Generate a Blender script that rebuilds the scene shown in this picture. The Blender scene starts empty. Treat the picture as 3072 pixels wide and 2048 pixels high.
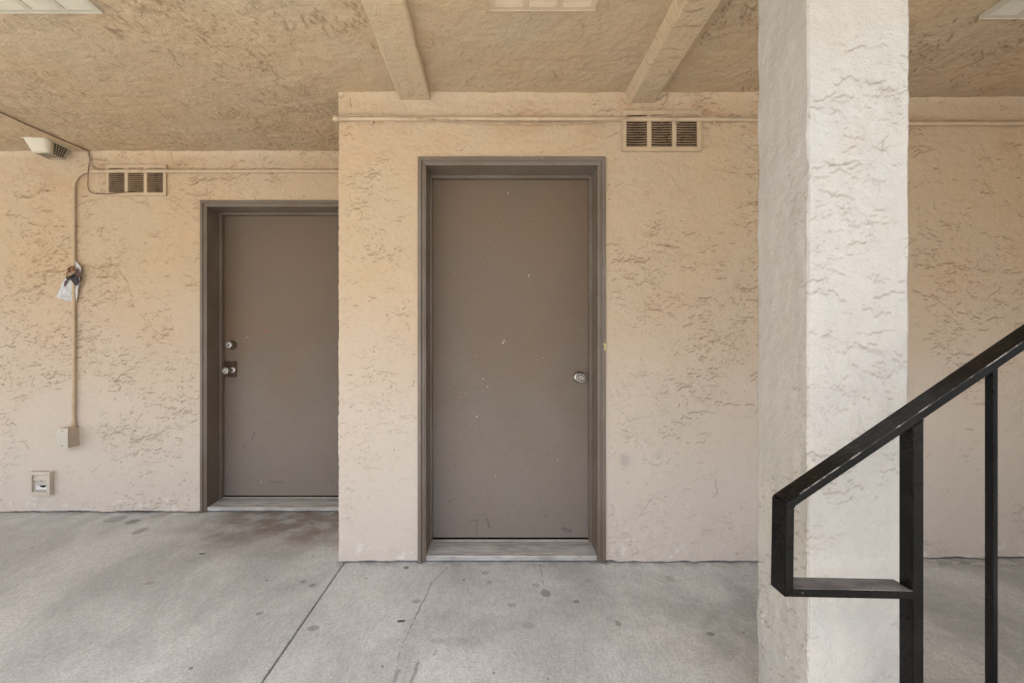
import bpy, bmesh, math, random
from mathutils import Vector, noise as mnoise
import numpy as np
random.seed(7)
C = bpy.context.scene.collection
SC = bpy.context.scene
# ------------------------------------------------------------ camera
F, CU, CV, CZ = 1150.0, 1135.0, 792.0, 1.13        # focal length and vanishing point in units of a 2352 x 1568 picture
cam = bpy.data.cameras.new('camera'); co = bpy.data.objects.new('camera', cam); C.objects.link(co)
co.location = (0, 0, CZ); co.rotation_euler = (math.pi/2, 0, 0)
cam.sensor_width = 36.0; cam.lens = F/2352*36.0
cam.shift_x = (1176-CU)/2352; cam.shift_y = (CV-784)/2352
cam.clip_start = 0.05; cam.clip_end = 800
SC.camera = co
# ------------------------------------------------------------ sky, sun, exposure
SUN_EL, SUN_AZ = 62.0, 205.0       # azimuth clockwise from +Y: behind the camera, to its left
W = bpy.data.worlds.new("World"); SC.world = W; W.use_nodes = True
wt = W.node_tree; bg = wt.nodes['Background']
sky = wt.nodes.new('ShaderNodeTexSky'); sky.sky_type = 'NISHITA'; sky.sun_disc = False
sky.sun_elevation = math.radians(SUN_EL); sky.sun_rotation = math.radians(SUN_AZ)
sky.dust_density = 4.0; sky.ozone_density = 0.6; sky.air_density = 1.0
wt.links.new(sky.outputs[0], bg.inputs[0]); bg.inputs[1].default_value = 0.12
sl = bpy.data.lights.new('sun', 'SUN'); sl.energy = 2.4; sl.angle = math.radians(12); sl.color = (1.0, 0.96, 0.90)
so = bpy.data.objects.new('sun', sl); C.objects.link(so)
az, el = math.radians(SUN_AZ), math.radians(SUN_EL)
d = Vector((math.sin(az)*math.cos(el), math.cos(az)*math.cos(el), math.sin(el)))
so.rotation_euler = d.to_track_quat('Z', 'Y').to_euler(); so.location = d*20
SC.view_settings.view_transform = 'Standard'; SC.view_settings.look = 'None'
SC.view_settings.gamma = 1; SC.view_settings.exposure = 2.09
SC.cycles.max_bounces = 10; SC.cycles.diffuse_bounces = 6
SC.cycles.use_denoising = True
SC.cycles.sample_clamp_indirect = 8

# ------------------------------------------------------------ places
YW = 2.60          # face of the nearer wall
YL = 3.38          # face of the set-back wall on the left
YR = 2.647         # face of the wall right of the pillar
CEIL = 2.435
XC = -0.81         # the corner where the nearer wall begins
def P(u, v, Y): return Vector(((u-CU)/F*Y, Y, CZ-(v-CV)/F*Y))
def FLOOR(sx, sy):
    u, v = sx*0.765625, sy*0.765625
    Y = F*CZ/(v-CV); return ((u-CU)/F*Y, Y)

# ------------------------------------------------------------ nodes
class NT:
    def __init__(s, name, rough=0.8, spec=0.3):
        s.m = bpy.data.materials.new(name); s.m.use_nodes = True
        s.t = s.m.node_tree; s.b = s.t.nodes['Principled BSDF']
        s.b.inputs['Roughness'].default_value = rough
        s.b.inputs['Specular IOR Level'].default_value = spec
        s._pos = None
    def put(s, sock, v):
        if isinstance(v, bpy.types.NodeSocket): s.t.links.new(v, sock)
        else:
            if isinstance(v, (tuple, list)) and len(v) == 3 and sock.type == 'RGBA': v = (*v, 1)
            sock.default_value = v
    def node(s, typ, out=0, ins={}, **kw):
        n = s.t.nodes.new(typ)
        for k, v in kw.items(): setattr(n, k, v)
        for k, v in ins.items(): s.put(n.inputs[k], v)
        return n.outputs[out]
    def pos(s):
        if s._pos is None: s._pos = s.node('ShaderNodeNewGeometry', 'Position')
        return s._pos
    def obj(s): return s.node('ShaderNodeTexCoord', 'Object')
    def math(s, op, a, b=0.0, c=0.0, clamp=False):
        return s.node('ShaderNodeMath', 0, {0: a, 1: b, 2: c}, operation=op, use_clamp=clamp)
    def vm(s, op, a, b=(0, 0, 0), out=0): return s.node('ShaderNodeVectorMath', out, {0: a, 1: b}, operation=op)
    def noise(s, v, scale, detail=2.0, rough=0.5, dist=0.0, out=0):
        return s.node('ShaderNodeTexNoise', out, {'Vector': v, 'Scale': scale, 'Detail': detail, 'Roughness': rough, 'Distortion': dist})
    def ramp(s, v, a, b, lo=0.0, hi=1.0):
        return s.node('ShaderNodeMapRange', 0, {0: v, 1: a, 2: b, 3: lo, 4: hi}, interpolation_type='SMOOTHSTEP')
    def mix(s, f, a, b, mode='MIX'):
        n = s.t.nodes.new('ShaderNodeMix'); n.data_type = 'RGBA'; n.blend_type = mode
        s.put(n.inputs[0], f); s.put(n.inputs[6], a); s.put(n.inputs[7], b); return n.outputs[2]
    def sep(s, v):
        n = s.t.nodes.new('ShaderNodeSeparateXYZ'); s.put(n.inputs[0], v); return n.outputs
    def color(s, c): s.put(s.b.inputs['Base Color'], c)
    def bump(s, h, strength=1.0, dist=0.01):
        s.put(s.b.inputs['Normal'], s.node('ShaderNodeBump', 0, {'Strength': strength, 'Distance': dist, 'Height': h}))
    def warp(s, v, scale, amt):
        n = s.noise(v, scale, 2.0, out=1)
        return s.vm('ADD', v, s.vm('SCALE', s.vm('SUBTRACT', n, (.5, .5, .5)), (0, 0, 0)) if False else s.scale(s.vm('SUBTRACT', n, (.5, .5, .5)), amt))
    def scale(s, v, k):
        n = s.t.nodes.new('ShaderNodeVectorMath'); n.operation = 'SCALE'; s.put(n.inputs[0], v); n.inputs['Scale'].default_value = k
        return n.outputs[0]
    def spot(s, v, c, r, soft=0.25):            # v is a position; c centre, r radii (metres) -> 0..1 inside
        q = s.vm('MULTIPLY', s.vm('SUBTRACT', v, c), tuple(1.0/max(k, 1e-4) for k in r))
        return s.ramp(s.vm('LENGTH', q, out='Value'), 1-soft, 1+soft, 1.0, 0.0)
    def line(s, v, a, b, w):                    # v position, segment a-b, half width w
        a, b = Vector(a), Vector(b); L = (b-a).length; D = (b-a)/L
        q = s.vm('SUBTRACT', v, tuple(a))
        t = s.vm('DOT_PRODUCT', q, tuple(D), out='Value')
        t = s.math('MINIMUM', s.math('MAXIMUM', t, 0.0), L)
        n = s.t.nodes.new('ShaderNodeVectorMath'); n.operation = 'SCALE'; n.inputs[0].default_value = tuple(D); s.put(n.inputs['Scale'], t)
        return s.ramp(s.vm('LENGTH', s.vm('SUBTRACT', q, n.outputs[0]), out='Value'), w*0.6, w*1.5, 1.0, 0.0)

def stucco(name, ca, cb, crev=0.6, dirt_shade=(.16, .10, .055), marks=None, amp=1.0):
    """painted skip-trowel stucco; the plaster strokes are modelled, 'crevice' carries grime and the painted shade of their edges"""
    N = NT(name, 0.9, 0.15); p = N.pos()
    cr = N.node('ShaderNodeAttribute', 2, {}, attribute_name='crevice')
    fine = N.noise(p, 190.0, 3.0, 0.65); mid = N.noise(p, 38.0, 3.0, 0.6)
    N.bump(N.math('ADD', N.math('MULTIPLY', fine, .7), mid), 1.0, 0.0062*amp)
    base = N.mix(N.ramp(N.noise(p, 1.6, 4.0, .6), 0.36, 0.64), ca, cb)
    base = N.mix(N.ramp(N.noise(p, 5.0, 5.0, .7), 0.5, 0.72, 0, .16), base, tuple(c*k for c, k in zip(ca, (.84, .78, .70))))
    base = N.mix(N.ramp(mid, 0.42, 0.70, 0, .13), base, tuple(c*.7 for c in ca))
    if marks: base = marks(N, base)
    N.color(N.mix(N.math('MULTIPLY', cr, crev, clamp=True), base, dirt_shade))
    return N.m

def paint(name, c, rough=0.5, spec=0.4, var=0.12, grime=None, bumpy=0.0, metal=0.0):
    N = NT(name, rough, spec); p = N.pos()
    n = N.noise(p, 7.0, 5.0, 0.65)
    col = N.mix(N.ramp(n, 0.35, 0.7), c, tuple(k*(1-var) for k in c))
    if grime:
        col = N.mix(N.math('MULTIPLY', N.ramp(N.noise(p, 26.0, 4.0, 0.7), 0.52, 0.68), grime[1]), col, grime[0])
    N.color(col); N.b.inputs['Metallic'].default_value = metal
    if bumpy: N.bump(N.noise(p, 120.0, 3.0, 0.6), 0.6, bumpy)
    return N.m

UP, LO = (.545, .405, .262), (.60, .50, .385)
def wall_marks(N, base):
    p = N.pos(); x, y, z = N.sep(p)
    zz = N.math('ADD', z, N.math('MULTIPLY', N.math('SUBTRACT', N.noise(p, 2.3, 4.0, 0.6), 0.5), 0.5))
    base = N.mix(N.ramp(zz, 0.25, 1.75, 0.90, 0.0), base, (.63, .560, .488))          # paler, pinker low down: sky light painted into the wall colour
    # grey scuffs and spatter close to the ground
    s = N.math('MULTIPLY', N.ramp(N.noise(p, 9.0, 4.0, 0.7), 0.60, 0.74), N.ramp(zz, 0.0, 0.35, 0.30, 0.0))
    base = N.mix(s, base, (.30, .28, .26))
    w = N.math('MULTIPLY', N.ramp(N.noise(p, 22.0, 4.0, 0.7), 0.55, 0.66), N.ramp(zz, 0.02, 0.20, 0.55, 0.0))
    base = N.mix(w, base, (.78, .76, .73))
    # a black heel scuff, a boot mark right of the door
    base = N.mix(N.math('MULTIPLY', N.spot(N.warp(p, 30, .03), (.675, YW, .535), (.022, 1, .03), .9), .35), base, (.22, .22, .23))
    for k in range(5):
        c = P(1462+6*k, 1196-9*k, YW)
        base = N.mix(N.math('MULTIPLY', N.line(p, c, c+Vector((.022, 0, .035)), .0022), .35), base, (.36, .31, .28))
    # rusty smears under and above the pipe
    r = N.math('MULTIPLY', N.ramp(N.math('ABSOLUTE', N.math('SUBTRACT', zz, 2.30)), 0.0, 0.14, 1.0, 0.0), N.ramp(N.noise(p, 5.0, 4.0, .65), .44, .66))
    base = N.mix(N.math('MULTIPLY', r, .34), base, (.42, .235, .12))
    return base
M = {}
M['wall'] = stucco('beige_stucco', UP, (.53, .415, .288), crev=.66, dirt_shade=(.19, .12, .065), marks=wall_marks)
M['ceiling'] = stucco('beige_ceiling_stucco', (.52, .385, .242), (.50, .395, .268), crev=.70, dirt_shade=(.17, .11, .055))
M['beam'] = stucco('beige_beam_stucco', (.555, .42, .27), (.54, .43, .29), crev=.6)
M['pillar'] = stucco('pale_pillar_stucco', (.445, .415, .368), (.45, .432, .395), crev=.6, dirt_shade=(.21, .165, .11), amp=.6)

def concrete():
    N = NT('worn_concrete', 0.85, 0.25)
    p0 = N.pos(); x, y, z = N.sep(p0)
    p = N.warp(p0, 24.0, 0.018)
    bl = N.noise(N.vm('MULTIPLY', p0, (1.0, .55, 1)), 2.1, 6.0, 0.62, 0.4)
    col = N.mix(N.ramp(bl, 0.34, 0.64), (.47, .49, .485), (.69, .715, .70))
    st = N.noise(N.vm('MULTIPLY', N.warp(p0, 3.0, .08), (1.0, 0.45, 1)), 55.0, 5.0, 0.72)
    col = N.mix(N.ramp(st, 0.38, 0.60, .20, 0.0), col, (.22, .22, .21))
    col = N.mix(N.ramp(N.noise(N.vm('MULTIPLY', p0, (1, .5, 1)), 85.0, 4.0, .7), 0.50, 0.68, 0.0, .45), col, (.72, .72, .69))
    gr = N.noise(p0, 110.0, 5.0, 0.8)
    col = N.mix(N.ramp(gr, 0.36, 0.56, .50, 0.0), col, (.25, .25, .24))
    # brown wear before the left door, darker blotchy zone right of the near door
    a = N.math('MULTIPLY', N.spot(N.warp(p0, 2.6, .5), (-1.25, 3.22, 0), (.62, .42, 1), .8), N.ramp(N.noise(p0, 6.0, 4.0, .6), .35, .6, .35, 1.0))
    col = N.mix(N.math('MULTIPLY', a, .78), col, (.19, .145, .11))
    a = N.math('MULTIPLY', N.spot(N.warp(p0, 3.0, .6), (1.3, 2.1, 0), (.75, .38, 1), .7), N.ramp(N.noise(p0, 5.0, 4.0, .6), .4, .6))
    col = N.mix(N.math('MULTIPLY', a, .30), col, (.17, .165, .16))
    # grime by the foot of the walls, pale dust by the right wall
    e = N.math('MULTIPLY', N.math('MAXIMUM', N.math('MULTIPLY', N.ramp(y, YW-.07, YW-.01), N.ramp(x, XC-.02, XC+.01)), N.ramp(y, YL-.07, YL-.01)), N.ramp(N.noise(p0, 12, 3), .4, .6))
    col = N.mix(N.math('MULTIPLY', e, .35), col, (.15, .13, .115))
    e = N.math('MULTIPLY', N.math('MULTIPLY', N.ramp(y, YW-.045, YW-.005), N.ramp(x, .57, .62)), N.ramp(N.noise(N.vm('MULTIPLY', p0, (1, 2, 1)), 14, 4, .7), .50, .58))
    col = N.mix(N.math('MULTIPLY', e, .75), col, (.66, .65, .63))
    # gum, drips and stains at their places
    D, B, R = (.085, .083, .083), (.26, .20, .155), (.26, .15, .14)
    S = [(1203, 1861, .0165, .011, .95, D), (1250, 1803, .015, .016, .35, D), (1536, 1813, .019, .016, .32, D), (1637, 1778, .022, .036, .55, (.14, .115, .105)),
         (1729, 1803, .014, .016, .5, D), (1856, 1869, .014, .018, .4, D), (2133, 1900, .018, .012, .55, D), (1219, 1702, .013, .016, .7, D), (1456, 1717, .019, .022, .45, B),
         (1585, 1875, .022, .026, .22, D), (2010, 1735, .022, .035, .25, D), (1098, 1735, .0055, .007, .85, D), (1468, 1745, .012, .02, .3, D), (1391, 1738, .007, .01, .5, D),
         (607, 1660, .016, .010, .9, D), (97, 1642, .007, .008, .8, D), (451, 1747, .022, .018, .4, R), (940, 1883, .024, .018, .42, D), (397, 1564, .04, .05, .5, D), (346, 1556, .06, .07, .3, D),
         (421, 1591, .03, .06, .42, D), (480, 1545, .05, .05, .3, B), (573, 2003, .007, .007, .7, D), (802, 1740, .005, .010, .7, D), (938, 1668, .004, .022, .7, (.2, .09, .05)), (779, 1839, .018, .016, .35, D),
         (910, 1743, .011, .018, .45, D), (937, 1755, .016, .016, .45, D), (2229, 1896, .006, .006, .5, D), (1147, 1997, .004, .006, .8, D), (1481, 2018, .004, .005, .7, D), (1643, 2034, .003, .006, .8, D),
         (1364, 1921, .055, .028, .16, D), (1310, 1921, .022, .02, .16, D), (1408, 1925, .05, .04, .14, B), (1543, 1956, .003, .004, .7, D), (1608, 1755, .02, .02, .3, D), (1765, 1740, .015, .018, .25, D)]
    for sx, sy, rx, ry, k, c in S:
        X, Y = FLOOR(sx, sy)
        col = N.mix(N.math('MULTIPLY', N.spot(p, (X, Y, 0), (rx, ry, 9), .15), k), col, c)
    for (a, b, w, k) in [((1255, 1985), (1232, 2048), .006, .45), ((1196, 2010), (1183, 2040), .006, .4), ((1620, 1690), (1632, 1768), .0022, .6), ((1311, 1952), (1300, 1965), .004, .4),
                         ((240, 1636), (310, 1634), .0018, .55), ((395, 1600), (480, 1583), .003, .4), ((1820, 1855), (1852, 1866), .0022, .45), ((60, 1728), (210, 1731), .0015, .3), ((1200, 1777), (1240, 1775), .0015, .3)]:
        col = N.mix(N.math('MULTIPLY', N.line(p, (*FLOOR(*a), 0), (*FLOOR(*b), 0), w), k), col, (.12, .115, .11))
    # meandering hairline crack
    pts = [FLOOR(*q) for q in [(1343, 1700), (1293, 1749), (1271, 1799), (1243, 1854), (1213, 1921), (1195, 1975)]]
    for i in range(len(pts)-1):
        col = N.mix(N.math('MULTIPLY', N.line(p, (*pts[i], 0), (*pts[i+1], 0), (.005, .0032, .003, .002, .0018)[i]), (.35, .6, .7, .65, .5)[i]), col, (.13, .12, .11))
    v = N.node('ShaderNodeTexVoronoi', 'Distance', {'Vector': N.vm('MULTIPLY', N.warp(p, 3, .2), (1, 1, 0)), 'Scale': 7.0})
    col = N.mix(N.math('MULTIPLY', N.ramp(v, .025, .04, .6, 0.0), N.ramp(N.noise(p0, 2.3, 2), .45, .6)), col, D)
    pr_ = N.node('ShaderNodeTexVoronoi', 'Distance', {'Vector': N.vm('MULTIPLY', p, (1, 1, 0)), 'Scale': 55.0})
    col = N.mix(N.math('MULTIPLY', N.ramp(pr_, .05, .13, .55, 0.0), N.ramp(N.noise(p0, 7, 3), .45, .6)), col, (.14, .135, .13))
    v2 = N.node('ShaderNodeTexVoronoi', 'Distance', {'Vector': N.vm('ADD', N.vm('MULTIPLY', p, (1, 1, 0)), (3.3, 1.2, 0)), 'Scale': 14.0})
    col = N.mix(N.ramp(v2, .03, .045, .5, 0.0), col, (.68, .67, .64))
    N.color(col)
    h = N.math('ADD', N.math('MULTIPLY', gr, .5), N.math('MULTIPLY', st, .35))
    N.bump(N.math('ADD', h, N.math('MULTIPLY', bl, 1.2)), 0.8, 0.0035)
    return N.m
M['concrete'] = concrete()

def door_mat(name, c, kind):
    N = NT(name, 0.48, 0.35); p = N.pos(); x, y, z = N.sep(p)
    col = N.mix(N.ramp(N.noise(p, 1.8, 4.0, .6), .36, .64), c, tuple(k*q for k, q in zip(c, (1.10, 1.01, .93))))
    zz = N.math('ADD', z, N.math('MULTIPLY', N.math('SUBTRACT', N.noise(p, 3.5, 4.0, .6), .5), .7))
    col = N.mix(N.ramp(zz, .15, 1.3, .75, 0.0), col, (.242, .210, .182))                  # paler, greyer towards the bottom
    sc = N.math('MULTIPLY', N.ramp(N.noise(N.vm('MULTIPLY', N.warp(p, 4, .15), (1.2, 1, 2.0)), 11.0, 5.0, .68), .60, .72), N.ramp(z, .10, .65, .45, .03))
    col = N.mix(sc, col, (.10, .082, .075))
    mott = N.noise(p, 60.0, 4.0, .7)
    col = N.mix(N.ramp(mott, .35, .65, .14, 0.0), col, (.10, .08, .065))
    if kind == 'near':
        sp = [(1524, 579, .0035), (1502, 650, .002), (1606, 627, .0015), (1636, 638, .0018), (1600, 656, .0022), (1661, 660, .0018), (1692, 652, .0018), (1441, 771, .002), (1481, 740, .002),
              (1567, 805, .0018), (1651, 847, .002), (1591, 841, .002), (1366, 821, .002), (1431, 1068, .002), (1629, 1073, .0026), (1449, 1136, .004), (1463, 1159, .004), (1398, 1180, .003), (1377, 1190, .0025),
              (1430, 1249, .0045), (1345, 1161, .002), (1487, 1429, .0035), (1673, 1380, .0035), (1350, 1452, .002), (1547, 1509, .002), (1706, 1245, .0015), (1367, 1110, .002), (1643, 703, .0016), (1725, 703, .0022), (1758, 596, .0018), (1748, 985, .002), (1375, 1606, .002)]
        Yd = YW+.205
        for sx, sy, r in sp:
            c0 = P(sx*.765625, sy*.765625, Yd)
            col = N.mix(N.spot(p, (c0.x, Yd, c0.z), (r*.75, 1, r*.85), .25), col, (.52, .47, .40))
        lines = [((1588, 822), (1584, 832), .0018, (.48, .44, .37), .8), ((1513, 1020), (1508, 1031), .0022, (.50, .46, .39), .9), ((1413, 1560), (1435, 1560), .003, (.09, .07, .065), .6), ((1430, 1560), (1430, 1606), .0022, (.09, .07, .065), .55),
                 ((1460, 1556), (1468, 1580), .006, (.10, .085, .08), .5), ((1345, 1505), (1365, 1495), .004, (.10, .085, .08), .35), ((1410, 1160), (1438, 1165), .002, (.09, .07, .06), .5), ((1364, 1385), (1366, 1400), .005, (.10, .08, .07), .35),
                 ((1690, 1585), (1710, 1592), .010, (.09, .07, .07), .45), ((1665, 1540), (1695, 1538), .003, (.14, .10, .10), .4)]
    else:
        Yd = YL+.205
        sp = [(743, 1011, .003), (735, 1014, .002), (783, 1445, .003), (1003, 1410, .002), (987, 1458, .0025), (827, 1399, .002), (912, 1155, .002)]
        for sx, sy, r in sp:
            c0 = P(sx*.765625, sy*.765625, Yd)
            col = N.mix(N.spot(p, (c0.x, Yd, c0.z), (r, 1, r*1.1), .25), col, (.66, .60, .50))
        lines = [((757, 1001), (787, 999), .0022, (.36, .09, .05), .7), ((792, 992), (806, 993), .004, (.38, .10, .05), .75), ((718, 1014), (750, 1010), .0012, (.36, .12, .07), .5), ((757, 1315), (764, 1297), .006, (.10, .08, .07), .55),
                 ((782, 1088), (792, 1080), .0018, (.09, .07, .055), .5), ((775, 1083), (782, 1078), .0018, (.09, .07, .055), .4), ((810, 1446), (850, 1445), .004, (.10, .08, .07), .5), ((732, 1340), (735, 1330), .004, (.10, .08, .07), .5)]
    for a, b, w, c2, k in lines:
        A, B = P(a[0]*.765625, a[1]*.765625, Yd), P(b[0]*.765625, b[1]*.765625, Yd)
        col = N.mix(N.math('MULTIPLY', N.line(p, A, B, w), k), col, c2)
    N.color(col)
    N.bump(N.math('ADD', mott, N.math('MULTIPLY', N.noise(p, 300, 2), .5)), .5, .0006)
    return N.m
DC = (.155, .113, .079)
M['door_near'] = door_mat('taupe_door_paint', DC, 'near')
M['door_left'] = door_mat('taupe_door_paint_left', DC, 'left')  # same taupe as the near door, with its own chips
def frame_mat():
    N = NT('taupe_frame_paint', .42, .4); p = N.pos()
    col = N.mix(N.ramp(N.noise(p, 3, 4, .6), .35, .65), (.148, .113, .084), (.178, .146, .118))
    col = N.mix(N.ramp(N.noise(N.vm('MULTIPLY', p, (1, 1, .3)), 45, 4, .7), .60, .70, 0, .5), col, (.26, .225, .19))
    col = N.mix(N.ramp(N.noise(p, 70, 3, .7), .66, .72, 0, .55), col, (.055, .045, .04))
    N.color(col); N.bump(N.noise(N.vm('MULTIPLY', p, (1, 1, .2)), 90, 4, .65), .5, .0015); return N.m
M['frame'] = frame_mat()
def sill_mat():
    N = NT('worn_aluminium_threshold', .5, .5); p = N.pos()
    col = N.mix(N.ramp(N.noise(N.vm('MULTIPLY', p, (.35, 2, 1)), 22, 5, .7), .38, .66), (.52, .505, .47), (.34, .32, .295))
    col = N.mix(N.ramp(N.noise(p, 38, 3, .7), .65, .71, 0, .75), col, (.09, .085, .08))
    col = N.mix(N.ramp(N.noise(N.vm('ADD', p, (5, 3, 1)), 46, 3, .6), .69, .73, 0, .9), col, (.68, .67, .63))
    N.color(col); N.b.inputs['Metallic'].default_value = .25; N.bump(N.noise(p, 120, 3), .4, .001); return N.m
M['sill'] = sill_mat()
M['chrome'] = paint('tarnished_chrome', (.46, .435, .40), .30, .5, .35, ((.16, .14, .12), .65), metal=1.0)
M['keyhole'] = paint('dark_keyhole', (.02, .018, .016), .6)
M['bronze'] = paint('stained_bronze_plate', (.075, .045, .022), .45, .4, .3, ((.24, .115, .05), .7), metal=.3)
M['pipe'] = paint('painted_beige_conduit', (.52, .40, .265), .5, .35, .12, ((.36, .24, .15), .4))
M['box'] = paint('painted_beige_box', (.50, .42, .32), .55, .3, .2, ((.36, .26, .18), .3), .0008)
M['cover'] = paint('pale_metal_cover', (.56, .515, .44), .5, .3, .1, ((.45, .40, .33), .35))
M['cable'] = paint('painted_cable', (.46, .35, .235), .6, .25, .3, ((.16, .10, .06), .6))
M['cable_dark'] = paint('bare_brown_cable', (.17, .105, .065), .6, .25, .3, ((.36, .27, .18), .5))
M['vent'] = paint('painted_vent_metal', (.50, .385, .255), .55, .3, .12, ((.44, .30, .19), .3), .0006)
M['slat'] = paint('dusty_vent_slats', (.40, .29, .185), .7, .2, .4, ((.13, .08, .05), .8))
M['void'] = paint('vent_darkness', (.018, .013, .010), .9, .1)
M['ceil_vent'] = paint('off_white_ceiling_vent', (.50, .455, .36), .6, .25, .12, ((.40, .35, .26), .35), .0006)
M['ceil_vent_tan'] = paint('tan_ceiling_vent', (.54, .425, .295), .6, .25, .12, ((.46, .35, .23), .3), .0006)
M['hood'] = paint('cream_plastic_hood', (.56, .51, .39), .45, .35, .08, ((.52, .46, .34), .3))
M['wire'] = paint('cream_wire_mesh', (.50, .42, .30), .6, .3, .3, ((.20, .14, .09), .5))
M['dark_inside'] = paint('hood_inside_shade', (.045, .03, .02), .9, .1)
M['cap'] = paint('beige_plastic_cap', (.60, .52, .43), .5, .35, .12, ((.42, .33, .24), .35))
M['flap'] = paint('grey_plastic_flap', (.50, .46, .395), .5, .35, .12, ((.36, .33, .28), .3))
M['white_pipe'] = paint('white_plastic_pipe', (.82, .81, .78), .4, .4, .05)
def paper_mat():
    N = NT('newsprint_paper', .8, .15); p = N.pos(); x, y, z = N.sep(p)
    ln = N.ramp(N.math('SINE', N.math('MULTIPLY', N.math('ADD', z, N.math('MULTIPLY', x, .35)), 900.0)), .1, .5)
    tx = N.math('MULTIPLY', ln, N.ramp(N.noise(N.vm('MULTIPLY', p, (1, 1, .4)), 210, 2, .6), .44, .56))
    blk = N.ramp(N.noise(p, 24, 2), .42, .52)
    col = N.mix(N.math('MULTIPLY', N.math('MULTIPLY', tx, blk), .6), (.60, .605, .61), (.12, .12, .13))
    col = N.mix(N.ramp(N.noise(p, 30, 3, .6), .48, .62, 0, .35), col, (.30, .31, .33))
    N.color(col); return N.m
M['paper'] = paper_mat()
M['brown_wrap'] = paint('brown_printed_wrap', (.17, .075, .028), .5, .4, .5, ((.46, .20, .06), .8))
M['black_wrap'] = paint('black_printed_paper', (.018, .014, .016), .5, .4, .3)
M['plum'] = paint('plum_printed_paper', (.13, .065, .07), .6, .3, .3)
M['emblem'] = paint('cream_print', (.72, .64, .50), .6, .3)
def rail_mat():
    N = NT('black_rail_paint', .40, .12); p = N.pos()
    col = N.mix(N.ramp(N.noise(p, 9, 4, .6), .4, .65), (.0045, .0043, .004), (.009, .008, .0072))
    col = N.mix(N.ramp(N.noise(p, 55, 4, .75), .70, .76, 0, .6), col, (.16, .14, .12))
    N.color(col)
    N.put(N.b.inputs['Roughness'], N.ramp(N.noise(p, 14, 4, .65), .35, .7, .22, .50))
    N.bump(N.noise(p, 75, 4, .65), .5, .0016); return N.m
M['rail'] = rail_mat()
def rail_top():
    N = NT('worn_dusty_rail_top', .5, .4); p = N.pos()
    col = N.mix(N.ramp(N.noise(N.vm('MULTIPLY', p, (.6, 1.5, 1)), 20, 5, .65), .35, .65), (.13, .12, .11), (.055, .05, .045))
    N.color(col); return N.m
M['rail_worn'] = rail_top()
M['leaf'] = paint('dry_leaf', (.36, .22, .10), .7, .2, .4)
M['brass'] = paint('exposed_yellow_wood', (.62, .52, .24), .7, .3, .3, ((.30, .22, .10), .4))
M['asphalt'] = paint('courtyard_paving', (.48, .47, .44), .9, .2, .25, ((.2, .2, .19), .4))
M['tread'] = paint('precast_concrete_tread', (.36, .35, .33), .85, .2, .2, ((.2, .19, .18), .4), .002)

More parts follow.
